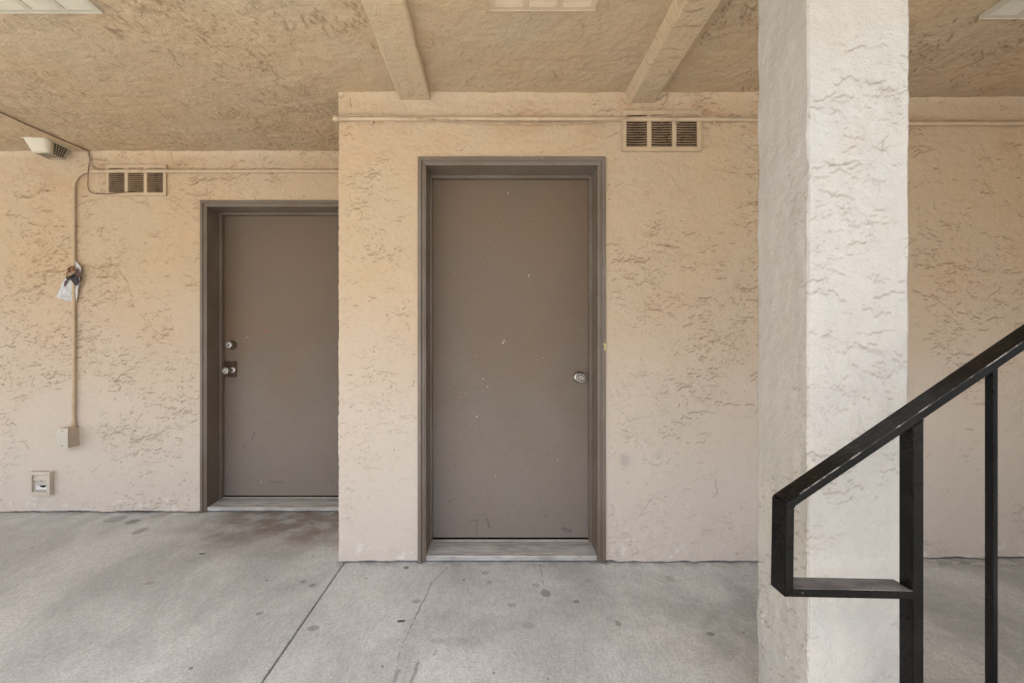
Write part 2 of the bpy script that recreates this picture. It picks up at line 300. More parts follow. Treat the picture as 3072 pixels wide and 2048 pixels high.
# ------------------------------------------------------------ mesh helpers
class MB:
    def __init__(s): s.v, s.f = [], []
    def add(s, vs, fs):
        k = len(s.v); s.v += [tuple(p) for p in vs]; s.f += [tuple(i+k for i in q) for q in fs]; return s
    def box(s, x0, x1, y0, y1, z0, z1):
        return s.add([(x0, y0, z0), (x1, y0, z0), (x1, y1, z0), (x0, y1, z0), (x0, y0, z1), (x1, y0, z1), (x1, y1, z1), (x0, y1, z1)],
                     [(0, 3, 2, 1), (4, 5, 6, 7), (0, 1, 5, 4), (1, 2, 6, 5), (2, 3, 7, 6), (3, 0, 4, 7)])
    def tube(s, pts, r, n=8, cap=True):
        pts = [Vector(p) for p in pts]; rings = []
        up = None
        for i, p in enumerate(pts):
            t = (pts[min(i+1, len(pts)-1)]-pts[max(i-1, 0)]).normalized()
            if up is None: up = Vector((0, 0, 1)) if abs(t.z) < .9 else Vector((0, 1, 0))
            a = t.cross(up).normalized(); b = a.cross(t).normalized(); up = b
            rings.append([p+(a*math.cos(2*math.pi*k/n)+b*math.sin(2*math.pi*k/n))*r for k in range(n)])
        vs = [q for R in rings for q in R]; fs = []
        for i in range(len(rings)-1):
            for k in range(n): fs.append((i*n+k, i*n+(k+1) % n, (i+1)*n+(k+1) % n, (i+1)*n+k))
        if cap: fs += [tuple(range(n))[::-1], tuple((len(rings)-1)*n+k for k in range(n))]
        return s.add(vs, fs)
    def lathe(s, prof, c, axis, n=32):          # prof: (distance along axis, radius)
        ax = Vector(axis).normalized(); a = ax.orthogonal().normalized(); b = ax.cross(a)
        vs, fs = [], []
        for h, r in prof:
            for k in range(n):
                t = 2*math.pi*k/n; vs.append(Vector(c)+ax*h+(a*math.cos(t)+b*math.sin(t))*r)
        for i in range(len(prof)-1):
            for k in range(n): fs.append((i*n+k, i*n+(k+1) % n, (i+1)*n+(k+1) % n, (i+1)*n+k))
        fs.append(tuple((len(prof)-1)*n+k for k in range(n)))
        fs.append(tuple(range(n))[::-1])
        return s.add(vs, fs)
    def prism(s, poly, y0, y1):                 # poly in x,z
        n = len(poly)
        vs = [(x, y0, z) for x, z in poly]+[(x, y1, z) for x, z in poly]
        fs = [tuple(range(n)), tuple(range(2*n-1, n-1, -1))]+[(i, i+n, (i+1) % n+n, (i+1) % n) for i in range(n)]
        return s.add(vs, fs)
    def build(s, name, mat, parent=None, smooth=False, bevel=0.0, label=None, M4=None):
        me = bpy.data.meshes.new(name); me.from_pydata(s.v, [], s.f); me.update()
        bm = bmesh.new(); bm.from_mesh(me); bmesh.ops.recalc_face_normals(bm, faces=bm.faces)
        if M4 is not None: bm.transform(M4)
        if bevel:
            bmesh.ops.bevel(bm, geom=[e for e in bm.edges if e.is_manifold and e.calc_face_angle(0) > .5], offset=bevel, segments=2, affect='EDGES', clamp_overlap=True)
        if smooth:
            for f in bm.faces: f.smooth = True
            for e in bm.edges:
                if e.is_manifold and e.calc_face_angle(0) > .7: e.smooth = False
        bm.to_mesh(me); bm.free()
        mats = mat if isinstance(mat, list) else [mat]
        for m in mats: me.materials.append(m)
        o = bpy.data.objects.new(name, me); C.objects.link(o)
        if parent: o.parent = parent; o.matrix_parent_inverse = parent.matrix_basis.inverted()
        if label: o['label'] = label
        return o
def tag(o, label, cat, group=None, kind=None):
    o['label'] = label; o['category'] = cat
    if group: o['group'] = group
    if kind: o['kind'] = kind
    return o
def thing(name, loc, label, cat, group=None):
    o = bpy.data.objects.new(name, None); C.objects.link(o); o.location = loc; o.empty_display_size = .1
    return tag(o, label, cat, group)
def smooth_path(pts, k=6):
    pts = [Vector(p) for p in pts]; out = []
    for i in range(len(pts)-1):
        p0, p1, p2, p3 = pts[max(i-1, 0)], pts[i], pts[i+1], pts[min(i+2, len(pts)-1)]
        for j in range(k):
            t = j/k; out.append(.5*((2*p1)+(-p0+p2)*t+(2*p0-5*p1+4*p2-p3)*t*t+(-p0+3*p1-3*p2+p3)*t**3))
    out.append(pts[-1]); return out
def nz(*a): return mnoise.noise(Vector(a))
def fbm(x, y, z): return nz(x, y, z)+.5*nz(2.1*x, 2.1*y+5, 2.1*z)+.25*nz(4.3*x, 4.3*y, 4.3*z+9)

def lines(a, b, step, extra=()):
    n = max(1, round((b-a)/step)); L = [a+(b-a)*i/n for i in range(n+1)]
    for e in extra:
        if a < e < b:
            j = min(range(len(L)), key=lambda i: abs(L[i]-e))
            if 0 < j < len(L)-1: L[j] = e
            else: L.append(e); L.sort()
    return L
def vnoise(nu, nv, fu, fv, rng):
    """smooth value noise on an nu x nv grid, fu, fv cells across"""
    fu, fv = max(1, int(round(fu))), max(1, int(round(fv)))
    G = rng.random((fu+3, fv+3)).astype(np.float32)
    def w(n, f):
        t = np.linspace(0, f, n, endpoint=False, dtype=np.float32); i = t.astype(int); t = t-i; return i, (t*t*(3-2*t))
    iu, tu = w(nu, fu); iv, tv = w(nv, fv)
    A = G[iu][:, iv]; B = G[iu+1][:, iv]; Cc = G[iu][:, iv+1]; D = G[iu+1][:, iv+1]
    tu = tu[:, None]; tv = tv[None, :]
    return (A*(1-tu)+B*tu)*(1-tv)+(Cc*(1-tu)+D*tu)*tv
def fnoise(nu, nv, Lu, Lv, scale, rng, octs=4, rough=.55):
    o = np.zeros((nu, nv), np.float32); a, t = 1.0, 0.0
    for k in range(octs):
        o += a*vnoise(nu, nv, Lu*scale*2**k, Lv*scale*2**k, rng); t += a; a *= rough
    return o/t
def blur(A, sig):
    r_ = max(1, int(3*sig+.5)); k = np.exp(-.5*(np.arange(-r_, r_+1)/sig)**2); k /= k.sum()
    P_ = np.pad(A, r_, mode='edge'); o = sum(k[i]*P_[i:i+A.shape[0], :] for i in range(2*r_+1)); return sum(k[i]*o[:, i:i+A.shape[1]] for i in range(2*r_+1))
class Relief:
    """height (m, outwards) and crevice (0..1) over a rectangle of wall, made of trowel strokes"""
    def __init__(s, u0, u1, v0, v1, h, seed, heading=-.25, spread=.55, dens=1.0, bias=None, depth=1.0, long_=1.0):
        s.u0, s.v0, s.h = u0, v0, h
        nu, nv = int((u1-u0)/h)+2, int((v1-v0)/h)+2; s.nu, s.nv = nu, nv
        Lu, Lv = nu*h, nv*h; rng = np.random.default_rng(seed)
        U = (u0+np.arange(nu)*h)[:, None]; V = (v0+np.arange(nv)*h)[None, :]
        clu = fnoise(nu, nv, Lu, Lv, 1.7, rng, 4, .6); clu2 = fnoise(nu, nv, Lu, Lv, 4.5, rng, 3, .6)
        head = (fnoise(nu, nv, Lu, Lv, 1.2, rng, 2)-.5)*3.2+heading
        W_ = np.clip((clu-.43)/.16, 0, 1)*np.clip((clu2-.38)/.2, .06, 1)
        if bias is not None: W_ = W_*bias(U, V)
        crev = np.zeros((nu, nv), np.float32); lip = np.zeros((nu, nv), np.float32)
        area = Lu*Lv
        def strokes(n, Lm, Ls, curl, wgt, lipw, use, jag):
            n = int(n*area*dens)
            if n < 1: return
            fl = use.ravel(); cs = np.cumsum(fl); pick = np.searchsorted(cs, rng.random(n)*cs[-1])
            pu, pv = np.unravel_index(np.minimum(pick, fl.size-1), use.shape)
            x = pu+rng.random(n)*1.0; y = pv+rng.random(n)*1.0
            th = head[pu, pv]+rng.normal(0, spread, n)
            L = np.clip(rng.lognormal(np.log(Lm), Ls, n), .004, .22)
            st = .5; steps = int(L.max()/h/st)+1; sd = rng.choice([-1, 1], n, p=[.75, .25]); kk = rng.normal(0, curl, n)
            amp_ = wgt*np.clip(rng.lognormal(0, .45, n), .3, 2.0)
            hi = rng.random(n)*6.28
            for i in range(steps):
                live = (i*st*h < L)
                if not live.any(): break
                fr = np.clip(i*st*h/L, 0, 1); taper = np.clip(np.minimum(fr, 1-fr)*4, .15, 1)*(.55+.45*np.sin(hi+i*.55*rng.random()+i*.3))
                kk = kk*.93+rng.normal(0, curl*.45, n)
                th = th+kk*st; tj = th+rng.normal(0, jag, n)
                x = x+np.cos(tj)*st; y = y+np.sin(tj)*st
                m = live & (x > 1) & (y > 1) & (x < nu-3) & (y < nv-3)
                for (dx, dy, tgt, w8) in ((0, 0, crev, 1.0), (-np.sin(th)*1.15*sd, np.cos(th)*1.15*sd, lip, lipw)):
                    X = (x+dx)[m]; Y = (y+dy)[m]; a = (amp_*taper*w8*st)[m]
                    iu, iv = X.astype(int), Y.astype(int); fu, fv = X-iu, Y-iv
                    ok = (iu >= 0) & (iv >= 0) & (iu < nu-1) & (iv < nv-1)
                    iu, iv, fu, fv, a = iu[ok], iv[ok], fu[ok], fv[ok], a[ok]
                    np.add.at(tgt, (iu, iv), a*(1-fu)*(1-fv)); np.add.at(tgt, (iu+1, iv), a*fu*(1-fv))
                    np.add.at(tgt, (iu, iv+1), a*(1-fu)*fv); np.add.at(tgt, (iu+1, iv+1), a*fu*fv)
        everywhere = np.clip((clu-.30)/.25, .12, 1)*(bias(U, V) if bias is not None else 1)*np.ones((nu, nv))
        strokes(13*long_, .050, .55, .06, 1.05, .9, everywhere, .40)     # long torn edges
        strokes(110, .016, .50, .16, .80, .8, .75*W_+.25*everywhere, .6)
        strokes(420, .007, .45, .30, .70, .8, W_, .7)                       # crumbs in the clusters
        strokes(170, .005, .30, .2, .50, .5, everywhere, .5)
        crev = np.clip(crev, 0, 1.5); lip = np.clip(lip, 0, 1.3)
        # skimmed plates of plaster: fractal outlines, torn only where the trowel left them
        dvec = (-math.sin(heading)*1.0+.25, -math.cos(heading)) if abs(heading) < 1 else (1.0, -.3)
        dl = math.hypot(*dvec); Hp = np.zeros((nu, nv), np.float32)
        for sc, rough, th0, sh, hgt, wm, cw in ((4.0, .66, .50, .012, .0022, everywhere, .85), (7.5, .66, .49, .016, .0016,   .35*everywhere+.8*W_, .72), (17.0, .62, .50, .03, .0011, W_*1.3, .62)):
            Pn = fnoise(nu, nv, Lu*(1.0 if abs(heading) < 1 else 1.5), Lv*(1.7 if abs(heading) < 1 else .8), sc, rng, 6, rough)
            for lev in (th0, th0+.09):
                stp = np.clip((Pn-lev)/sh+.5, 0, 1); stp = stp*stp*(3-2*stp)
                gu, gv = np.gradient(stp)
                ed = np.clip((gu*dvec[0]+gv*dvec[1])/dl*1.9, 0, 1)**1.35  # one-sided shade of the plate edges, put into the crevice colour
                brk = np.clip((fnoise(nu, nv, Lu, Lv, 11.0, rng, 3, .6)-.515)/.07, 0, 1)*np.clip(wm*1.9*dens-.30, 0, 1)
                crev = crev+ed*brk*cw; Hp += hgt*.6*stp*np.clip(brk*.8+.12, 0, 1)
        roll = fnoise(nu, nv, Lu, Lv, 9.0, rng, 4, .62)-.5
        comb = fnoise(nu, nv, Lu*.35, Lv*1.6, 24.0, rng, 2)-.5                 # faint horizontal trowel drag
        s.H = depth*(-.0026*np.clip(crev, 0, 1)+.0022*blur(lip, .6)+Hp*1.25+.0100*roll+.0018*comb).astype(np.float32)
        s.Cv = np.clip(crev, 0, 1).astype(np.float32)
    def at(s, u, v):
        u, v = np.broadcast_arrays(u, v)
        x = (u-s.u0)/s.h; y = (v-s.v0)/s.h
        inside = (x >= 0) & (y >= 0) & (x < s.nu-1.001) & (y < s.nv-1.001)
        x = np.clip(x, 0, s.nu-1.001); y = np.clip(y, 0, s.nv-1.001)
        i, j = x.astype(int), y.astype(int); a, b = x-i, y-j
        f = lambda T: (T[i, j]*(1-a)+T[i+1, j]*a)*(1-b)+(T[i, j+1]*(1-a)+T[i+1, j+1]*a)*b
        return np.where(inside, f(s.H), 0), np.where(inside, f(s.Cv), 0)
def grid_mesh(name, co_, faces, crev, mat, smooth_n=None):
    me = bpy.data.meshes.new(name)
    me.vertices.add(len(co_)); me.vertices.foreach_set('co', np.ascontiguousarray(co_, np.float32).ravel())
    me.loops.add(faces.size); me.polygons.add(len(faces))
    me.loops.foreach_set('vertex_index', faces.astype(np.int32).ravel())
    me.polygons.foreach_set('loop_start', np.arange(0, faces.size, 4, dtype=np.int32))
    at_ = me.attributes.new('crevice', 'FLOAT', 'POINT'); at_.data.foreach_set('value', crev.astype(np.float32))
    me.update(calc_edges=True); me.validate()
    sm = np.ones(len(faces), bool)
    if smooth_n is not None: sm[smooth_n:] = False
    me.polygons.foreach_set('use_smooth', sm)
    me.materials.append(mat); me.update()
    o = bpy.data.objects.new(name, me); C.objects.link(o); return o
def axis_lines(a, b, fa, fb, step, coarse=.06, extra=()):
    fa, fb = max(a, fa), min(b, fb)
    L = list(np.arange(a, fa, coarse))+list(np.arange(fa, fb, step))+list(np.arange(fb, b-coarse*.3, coarse))+[b]
    L = np.array(sorted(set(np.round(L, 6))))
    for e in extra:
        if a < e < b: L[np.argmin(abs(L-e))] = e
    return L
def arr_fbm(A, B, seed):
    rng = np.random.default_rng(seed); o = 0
    for k in range(7):
        f = rng.normal(0, 2.5, 2)*(1.5**k)*.6; o = o+np.sin(A*f[0]+B*f[1]+rng.random()*6.28)*(.8**k)
    return o*.45
def sheet_faces(n, m, cells):
    """front quads + skirt quads for a cell mask; returns faces and the number of front quads; back copy of vertex k is k+n*m"""
    I, J = np.nonzero(cells); v = I*m+J
    F = [np.stack([v, v+m, v+m+1, v+1], 1)]
    pad = np.pad(cells, 1)
    K = n*m
    for di, dj, a, b in ((0, -1, 0, m), (0, 1, m+1, 1), (-1, 0, 1, 0), (1, 0, m, m+1)):
        e = cells & ~pad[1+di:1+di+cells.shape[0], 1+dj:1+dj+cells.shape[1]]
        i, j = np.nonzero(e); k = i*m+j
        F.append(np.stack([k+b, k+a, k+a+K, k+b+K], 1))
    return np.concatenate(F), len(F[0])
def wall(name, x0, x1, y, openings, depth, label, vis, rel, step=.004, left_end=True, seed=0):
    ex = [e for o in openings for e in o[:2]]; ez = [o[2] for o in openings]
    X = axis_lines(x0, x1, vis[0], vis[1], step, extra=ex); Z = axis_lines(0.0, CEIL+.06, 0, CEIL+.06, step, extra=ez)
    n, m = len(X), len(Z); Xg, Zg = np.meshgrid(X, Z, indexing='ij')
    H, Cv = rel.at(Xg, Zg)
    fade = np.ones_like(Xg)
    for a, b, t in openings:                        # plaster runs flat to the casings
        dx = np.maximum(np.maximum(a-Xg, Xg-b), 0); dz = np.maximum(Zg-t, 0); fade *= np.clip(np.hypot(dx, dz)/.035-.15, 0, 1)
    Cv = Cv*np.clip(fade*1.5, 0, 1)
    D = -.0022*arr_fbm(Xg*3, Zg*3, seed)-H*(.25+.75*fade)
    D -= .013*np.clip((Zg-(CEIL-.040))/.040, 0, 1)**1.6
    Xo, Zo = Xg.copy(), Zg.copy()
    if left_end:
        rn = np.clip(1-(Xg-x0)/.010, 0, 1); D += .006*rn**2                                 # rounded arris
        Xo[0] += .0022*arr_fbm(Z*9, Z*0, seed+1)+.0012*arr_fbm(Z*40, Z*0, seed+2)
    foot = np.clip(1-Zg/.012, 0, 1)
    rag = .0105+.0058*arr_fbm(X*7, X*0, seed+3)+.0025*arr_fbm(X*45, X*0, seed+4)
    Zo = Zo+foot*np.maximum(rag, .0015)[:, None]
    D -= foot*.004*np.clip(arr_fbm(X*9, X*0, seed+5), 0, 1)[:, None]
    Cv = np.maximum(Cv, foot*.9*np.clip(.6+arr_fbm(X*12, X*0, seed+6), 0, 1)[:, None])
    front = np.stack([Xo, y+D, Zo], -1).reshape(-1, 3); back = front.copy(); back[:, 1] = y+depth
    cx, cz = (X[1:]+X[:-1])/2, (Z[1:]+Z[:-1])/2
    cells = np.ones((n-1, m-1), bool)
    for a, b, t in openings: cells &= ~((cx[:, None] > a) & (cx[:, None] < b) & (cz[None, :] < t))
    F, nf = sheet_faces(n, m, cells)
    o = grid_mesh(name, np.concatenate([front, back]), F, np.concatenate([Cv.ravel(), np.zeros(n*m)]), M['wall'], nf)
    prune(o); return tag(o, label, 'wall')
def prune(o):
    bm = bmesh.new(); bm.from_mesh(o.data); bmesh.ops.delete(bm, geom=[v for v in bm.verts if not v.link_faces], context='VERTS'); bm.to_mesh(o.data); bm.free()

# ------------------------------------------------------------ ground
gz = MB(); gz.add([(-300, -300, -.06), (300, -300, -.06), (300, 300, -.06), (-300, 300, -.06)], [(0, 1, 2, 3)])
tag(gz.build('ground', M['asphalt']), 'grey courtyard paving stretching away behind the walkway', 'ground', kind='structure')
def slab(x0, x1, ragged, label):
    b = MB(); ys = lines(-3.0, 4.2, .02); vs = []
    for y in ys:
        w = .0013*fbm(2, y*14, ragged)+.0008*fbm(4, y*50, ragged)
        a, c = (x0+w, x1) if ragged == 1 else (x0, x1+w)
        # rounded, chipped arris beside the joint
        if ragged == 1: row = [(a, -.05), (a, -.004), (a+.004, -.0003), (a+.02, 0), (c, 0)]
        else: row = [(a, 0), (c-.02, 0), (c-.004, -.0003), (c, -.004), (c, -.05)]
        vs += [(x, y, z) for x, z in row]
    fs = [(k*5+q, k*5+q+1, k*5+q+6, k*5+q+5) for k in range(len(ys)-1) for q in range(4)]
    b.add(vs, fs); return tag(b.build('pavement', M['concrete'], smooth=True), label, 'pavement', kind='structure')
slab(-14, -.7835, 2, 'broomed grey concrete slab before the set-back door, left of the joint')
slab(-.7770, 14, 1, 'stained grey concrete slab before the nearer door and the pillar')

# ------------------------------------------------------------ walls, ceiling, beams, pillar
NJ = (-.355, .538); LJ = (-1.942, -1.049); DT = 2.064
def g2(U, V, u, v, su, sv, k): return k*np.exp(-.5*(((U-u)/su)**2+((V-v)/sv)**2))
R1 = Relief(-3.45, XC+.05, 0, 2.5, .005, 5, heading=-.30, spread=.5, dens=1.25, bias=lambda U, V: .35+g2(U, V, -3.1, 1.6, .5, .5, .9)+g2(U, V, -2.3, 1.35, .6, .55, .8)+g2(U, V, -1.1, 2.2, .4, .2, .6)+.1*(V < .7))
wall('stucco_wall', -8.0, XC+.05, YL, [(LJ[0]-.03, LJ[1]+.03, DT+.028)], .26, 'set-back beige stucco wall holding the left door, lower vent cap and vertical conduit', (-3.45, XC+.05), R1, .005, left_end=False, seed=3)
R2 = Relief(XC, 1.45, 0, 2.5, .004, 12, heading=-.15, spread=.6, dens=1.05, bias=lambda U, V: .30+g2(U, V, -.62, 1.85, .14, .5, 1.0)+g2(U, V, 1.05, 1.72, .35, .25, 1.1)+g2(U, V, 1.2, 1.1, .25, .45, .7)+g2(U, V, .8, 2.35, 1.2, .10, .5))
wall('stucco_wall', XC, 1.74, YW, [(NJ[0]-.03, NJ[1]+.03, DT+.028)], .9, 'nearer beige stucco wall around the middle door, with sky light painted into its colour towards the floor', (XC, 1.45), R2, .004, seed=11)
R3 = Relief(2.05, 2.95, 0, 2.5, .004, 27, heading=.25, spread=.6, dens=1.35, bias=lambda U, V: .35+g2(U, V, 2.5, 1.55, .4, .35, 1.2)+g2(U, V, 2.4, .75, .4, .25, .5))
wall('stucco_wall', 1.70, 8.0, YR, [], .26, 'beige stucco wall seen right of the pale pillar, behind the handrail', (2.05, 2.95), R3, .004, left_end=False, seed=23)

def light_block_wall(x0, x1, y0, y1, label):
    b = MB(); b.box(x0, x1, y0, y1, .004, CEIL+.02)
    tag(b.build('stucco_wall', M['wall'], bevel=.006), label, 'wall')  # added unseen wall, only there to block light
light_block_wall(3.25, 3.45, 1.20, YR+.01, 'added beige stucco wall, unseen, blocking light from the right')  # unseen wall, added to keep light off the right side

EDGE = -.32
def ceiling():
    rel = Relief(-3.5, 2.8, 1.84, 3.42, .005, 41, heading=1.45, spread=.45, dens=1.3, depth=1.15, long_=1.5,
                 bias=lambda U, V: .26+.75*(U < -.5)+.30*(U > .83)-.10*((U > -.33) & (U < .7))+g2(U, V, -1.2, 2.4, .7, .35, .6))
    X = axis_lines(-8, 8, -3.5, 2.8, .005); Y = axis_lines(EDGE, 4.3, 1.84, 3.42, .005)
    n, m = len(X), len(Y); Xg, Yg = np.meshgrid(X, Y, indexing='ij'); H, Cv = rel.at(Xg, Yg)
    low = np.stack([Xg, Yg, CEIL+.0022*arr_fbm(Xg*3, Yg*3, 5)-H], -1).reshape(-1, 3); up = low.copy(); up[:, 2] = CEIL+.30
    F, nf = sheet_faces(n, m, np.ones((n-1, m-1), bool)); K = n*m
    v = np.array([0, m-1, n*m-1, (n-1)*m])
    F = np.concatenate([F, (v+K)[None, :]])
    o = grid_mesh('ceiling', np.concatenate([low, up]), F, np.concatenate([Cv.ravel(), np.zeros(K)]), M['ceiling'], nf)
    bm = bmesh.new(); bm.from_mesh(o.data); bmesh.ops.delete(bm, geom=[v for v in bm.verts if not v.link_faces], context='VERTS'); bm.to_mesh(o.data); bm.free()
    tag(o, 'beige stucco ceiling of the covered walkway', 'ceiling', kind='structure')
ceiling()
def tube_relief(name, ring, norm, S_, along, rel, mat, axis, label, cat, group=None, wob=.0016, seed=1, rnd=None):
    """closed cross-section 'ring' swept along z ('z') or y ('y'), displaced outwards by rel over (perimeter, along)"""
    ring = np.array(ring); norm = np.array(norm); m = len(ring); n = len(along)
    A, Sg = np.meshgrid(along, S_, indexing='ij'); H, Cv = rel.at(Sg, A)
    d = H+wob*arr_fbm(Sg*6, A*6, seed)+(rnd[None, :] if rnd is not None else 0)
    P0 = ring[None]+norm[None]*d[..., None]
    if axis == 'z': co_ = np.stack([P0[..., 0], P0[..., 1], A], -1)
    else: co_ = np.stack([P0[..., 0], A, P0[..., 1]], -1)
    k, q = np.meshgrid(np.arange(n-1), np.arange(m), indexing='ij'); k, q = k.ravel(), q.ravel(); q2 = (q+1) % m
    F = np.stack([k*m+q, k*m+q2, (k+1)*m+q2, (k+1)*m+q], 1)
    o = grid_mesh(name, co_.reshape(-1, 3), F, Cv.ravel(), mat)
    bm = bmesh.new(); bm.from_mesh(o.data); bmesh.ops.recalc_face_normals(bm, faces=bm.faces)
    bmesh.ops.holes_fill(bm, edges=[e for e in bm.edges if e.is_boundary], sides=0); bm.to_mesh(o.data); bm.free()
    return tag(o, label, cat, group)
def path_ring(pts, steps):
    """polyline corners (closed) -> dense ring points, outward unit normals, perimeter coordinate, corner rounding"""
    R, Nn, S_, rd = [], [], [], []; s0 = 0
    n = len(pts)
    for i in range(n):
        a, b = np.array(pts[i], float), np.array(pts[(i+1) % n], float); L = np.linalg.norm(b-a); k = max(1, int(round(L/steps[i]))); t = (b-a)/L; nn = np.array([t[1], -t[0]])
        pv = (a-np.array(pts[i-1], float)); pv = pv/np.linalg.norm(pv); n0 = np.array([pv[1], -pv[0]])
        for j in range(k):
            f = j/k; R.append(a+(b-a)*f); dd = min(f*L, (1-f)*L)
            nrm = (n0+nn)/np.linalg.norm(n0+nn) if j == 0 else nn
            Nn.append(nrm); S_.append(s0+f*L); rd.append(-.0045*max(0, 1-dd/.006)**2)
        s0 += L
    return np.array(R), np.array(Nn), np.array(S_), np.array(rd)
def beam(x0l, x0, x1, zb, label, sd):
    pts = [(x0l, CEIL+.03), (x0, zb), (x1, zb), (x1, CEIL+.03)]       # x, z; outward = below / sideways
    R, Nn, S_, rd = path_ring(pts, [.005, .005, .005, .05])
    Nn = -Nn if Nn[len(Nn)//3][1] > 0 else Nn
    rel = Relief(0, float(S_.max())+.01, 1.80, YW+.02, .005, sd, heading=.4, spread=.8, dens=.5, depth=.8)
    along = axis_lines(EDGE+.02, YW+.006, 1.82, YW+.006, .005)
    tube_relief('ceiling_beam', R, Nn, S_, along, rel, M['beam'], 'y', label, 'beam', 'stucco beams under the ceiling', .0018, sd, rd)
beam(-.497, -.491, -.330, 2.398, 'shallow stucco ceiling beam meeting the wall above the middle door frame\'s left corner', 3)
beam(.668, .700, .835, 2.386, 'thicker stucco ceiling beam meeting the wall above the louvred vent, beside the pillar', 7)
def pillar():
    x0, x1, y0, y1 = .785, 1.037, 1.25, 1.492
    pts = [(x0, y1), (x0, y0), (x1, y0), (x1, y1)]                       # left face first, then the front
    R, Nn, S_, rd = path_ring(pts, [.003, .003, .01, .01])
    if Nn[len(Nn)//8][0] > 0: Nn = -Nn
    # left face s 0..242, front s .242...494
    rel = Relief(0, .50, 0, 2.1, .0025, 19, heading=.1, spread=.7, dens=.72, depth=.75, long_=1.5,
                 bias=lambda U, V: .28+.5*(U > .242)*1.0+g2(U, V, .33, 1.65, .07, .28, .8)+g2(U, V, .36, 1.0, .10, .18, 1.0)+g2(U, V, .40, .55, .1, .15, .7)+.65*(U < .242))
    along = np.concatenate([np.arange(.002, 2.05, .003), np.arange(2.05, CEIL+.06, .03)])
    tube_relief('pillar', R, Nn, S_, along, rel, M['pillar'], 'z', 'square off-white stucco pillar rising behind the black handrail', 'pillar', None, .0014, 3, rd)
pillar()

# ------------------------------------------------------------ doors
def sweep_u(prof, xl, xr, zt, y0, zb):
    vs = []
    for o, y in prof: vs += [(xl-o, y0+y, zb), (xl-o, y0+y, zt+o), (xr+o, y0+y, zt+o), (xr+o, y0+y, zb)]
    fs = [(i*4+k, i*4+k+1, i*4+k+5, i*4+k+4) for i in range(len(prof)-1) for k in range(3)]
    n = len(prof)
    fs += [tuple(i*4 for i in range(n)), tuple(i*4+3 for i in range(n))[::-1], ((n-1)*4, (n-1)*4+1, 1, 0), ((n-1)*4+1, (n-1)*4+2, 2, 1), ((n-1)*4+2, (n-1)*4+3, 3, 2)]
    return vs, fs
def door(xl, xr, yw, mat, label):
    t = thing('door', ((xl+xr)/2, yw, 0), label, 'door')
    prof = [(.041, .05), (.041, -.007), (.039, -.010), (.025, -.010), (.022, -.007), (.020, .000), (.017, .001), (.015, -.002), (.010, -.002), (.008, .001), (.005, .0025), (.001, .003), (0, .006),
            (0, .160), (-.003, .163), (-.011, .163), (-.013, .166), (-.013, .199), (.03, .199)]
    b = MB(); b.add(*sweep_u(prof, xl, xr, DT, yw, .002))
    b.build('door_frame', M['frame'], t, smooth=False)
    b = MB(); b.box(xl+.003, xr-.003, yw+.205, yw+.249, .052, DT-.003)
    panel = b.build('door_panel', mat, t, bevel=.0015)
    b = MB(); b.box(xl-.02, xr+.02, yw+.250, yw+.258, .0, DT+.02); b.build('dark_backing', M['void'], t)
    # threshold: nosing, ridges, heel
    pr = [(.006, .0095), (.006, .030), (.008, .0335), (.013, .0345), (.016, .033)]
    for k in range(7): pr += [(.022+k*.013, .0335+k*.0008), (.025+k*.013, .0352+k*.0008), (.029+k*.013, .0352+k*.0008), (.031+k*.013, .0335+k*.0008)]
    pr += [(.120, .0405), (.176, .0435), (.180, .0475), (.192, .0480), (.198, .0440), (.205, .0400), (.205, .0095)]
    n = len(pr); vs = [(xl+.002, yw+y, z) for y, z in pr]+[(xr-.002, yw+y, z) for y, z in pr]
    fs = [(i, (i+1) % n, (i+1) % n+n, i+n) for i in range(n)]+[tuple(range(n)), tuple(range(2*n-1, n-1, -1))]
    MB().add(vs, fs).build('threshold', M['sill'], t)
    return t, panel
def lock(name, x, z, y, panel, rose_r, prof, face_r, length, tilt=(0, 0, 0)):
    """rose + knob, axis towards the camera (-Y)"""
    b = MB(); b.lathe([(0, rose_r), (.003, rose_r), (.007, rose_r*.93), (.010, rose_r*.72), (.011, rose_r*.45)], (x, y, z), (0, -1, 0), 40)
    ax = Vector((tilt[0], -1, tilt[1])).normalized()
    b.lathe(prof, (x, y-.006, z), ax, 40)
    k = b.build(name, M['chrome'], panel, smooth=True)
    tip = Vector((x, y-.006, z))+ax*length
    c = MB(); c.lathe([(0, face_r), (.0012, face_r*.95), (.0016, face_r*.8)], tip, ax, 24)
    return k, tip, ax
ND, NP = door(*NJ, YW, M['door_near'], 'brown-grey flush door in the middle with one chrome knob at its right')
LD, LP = door(*LJ, YL, M['door_left'], 'brown-grey flush door in the set-back wall, with deadbolt above a chrome knob')
def knob(door_e, x, z, y, rr, kr, L, ringed=True):
    b = MB(); b.lathe([(-.002, rr), (.003, rr), (.008, rr*.93), (.013, rr*.70), (.015, rr*.48)], (x, y, z), (0, -1, 0), 40)
    root = b.build('doorknob', M['chrome'], door_e, smooth=True)
    b = MB(); b.lathe([(.012, rr*.42), (L*.42, rr*.36), (L*.50, kr*.80), (L*.62, kr*.98), (L*.90, kr), (L*.97, kr*.93), (L*.97, kr*.80), (L*.93, kr*.72), (L*.90, kr*.50), (L*.99, kr*.42), (L*.99, kr*.05)], (x, y, z), (0, -1, 0), 40)
    b.build('knob_grip', M['chrome'], root, smooth=True)
    b = MB(); yy = y-L*.99
    b.lathe([(0, kr*.20), (.0012, kr*.20)], (x, yy, z), (0, -1, 0), 16); b.box(x-kr*.07, x+kr*.07, yy-.0016, yy, z-kr*.42, z)
    b.build('keyhole', M['keyhole'], root)
    return root
def pp(u, v, Y): q = P(u, v, Y); return q.x, q.z
x, z = pp(1329.5, 866, YW+.205); knob(ND, x, z, YW+.205, .033, .0245, .075)
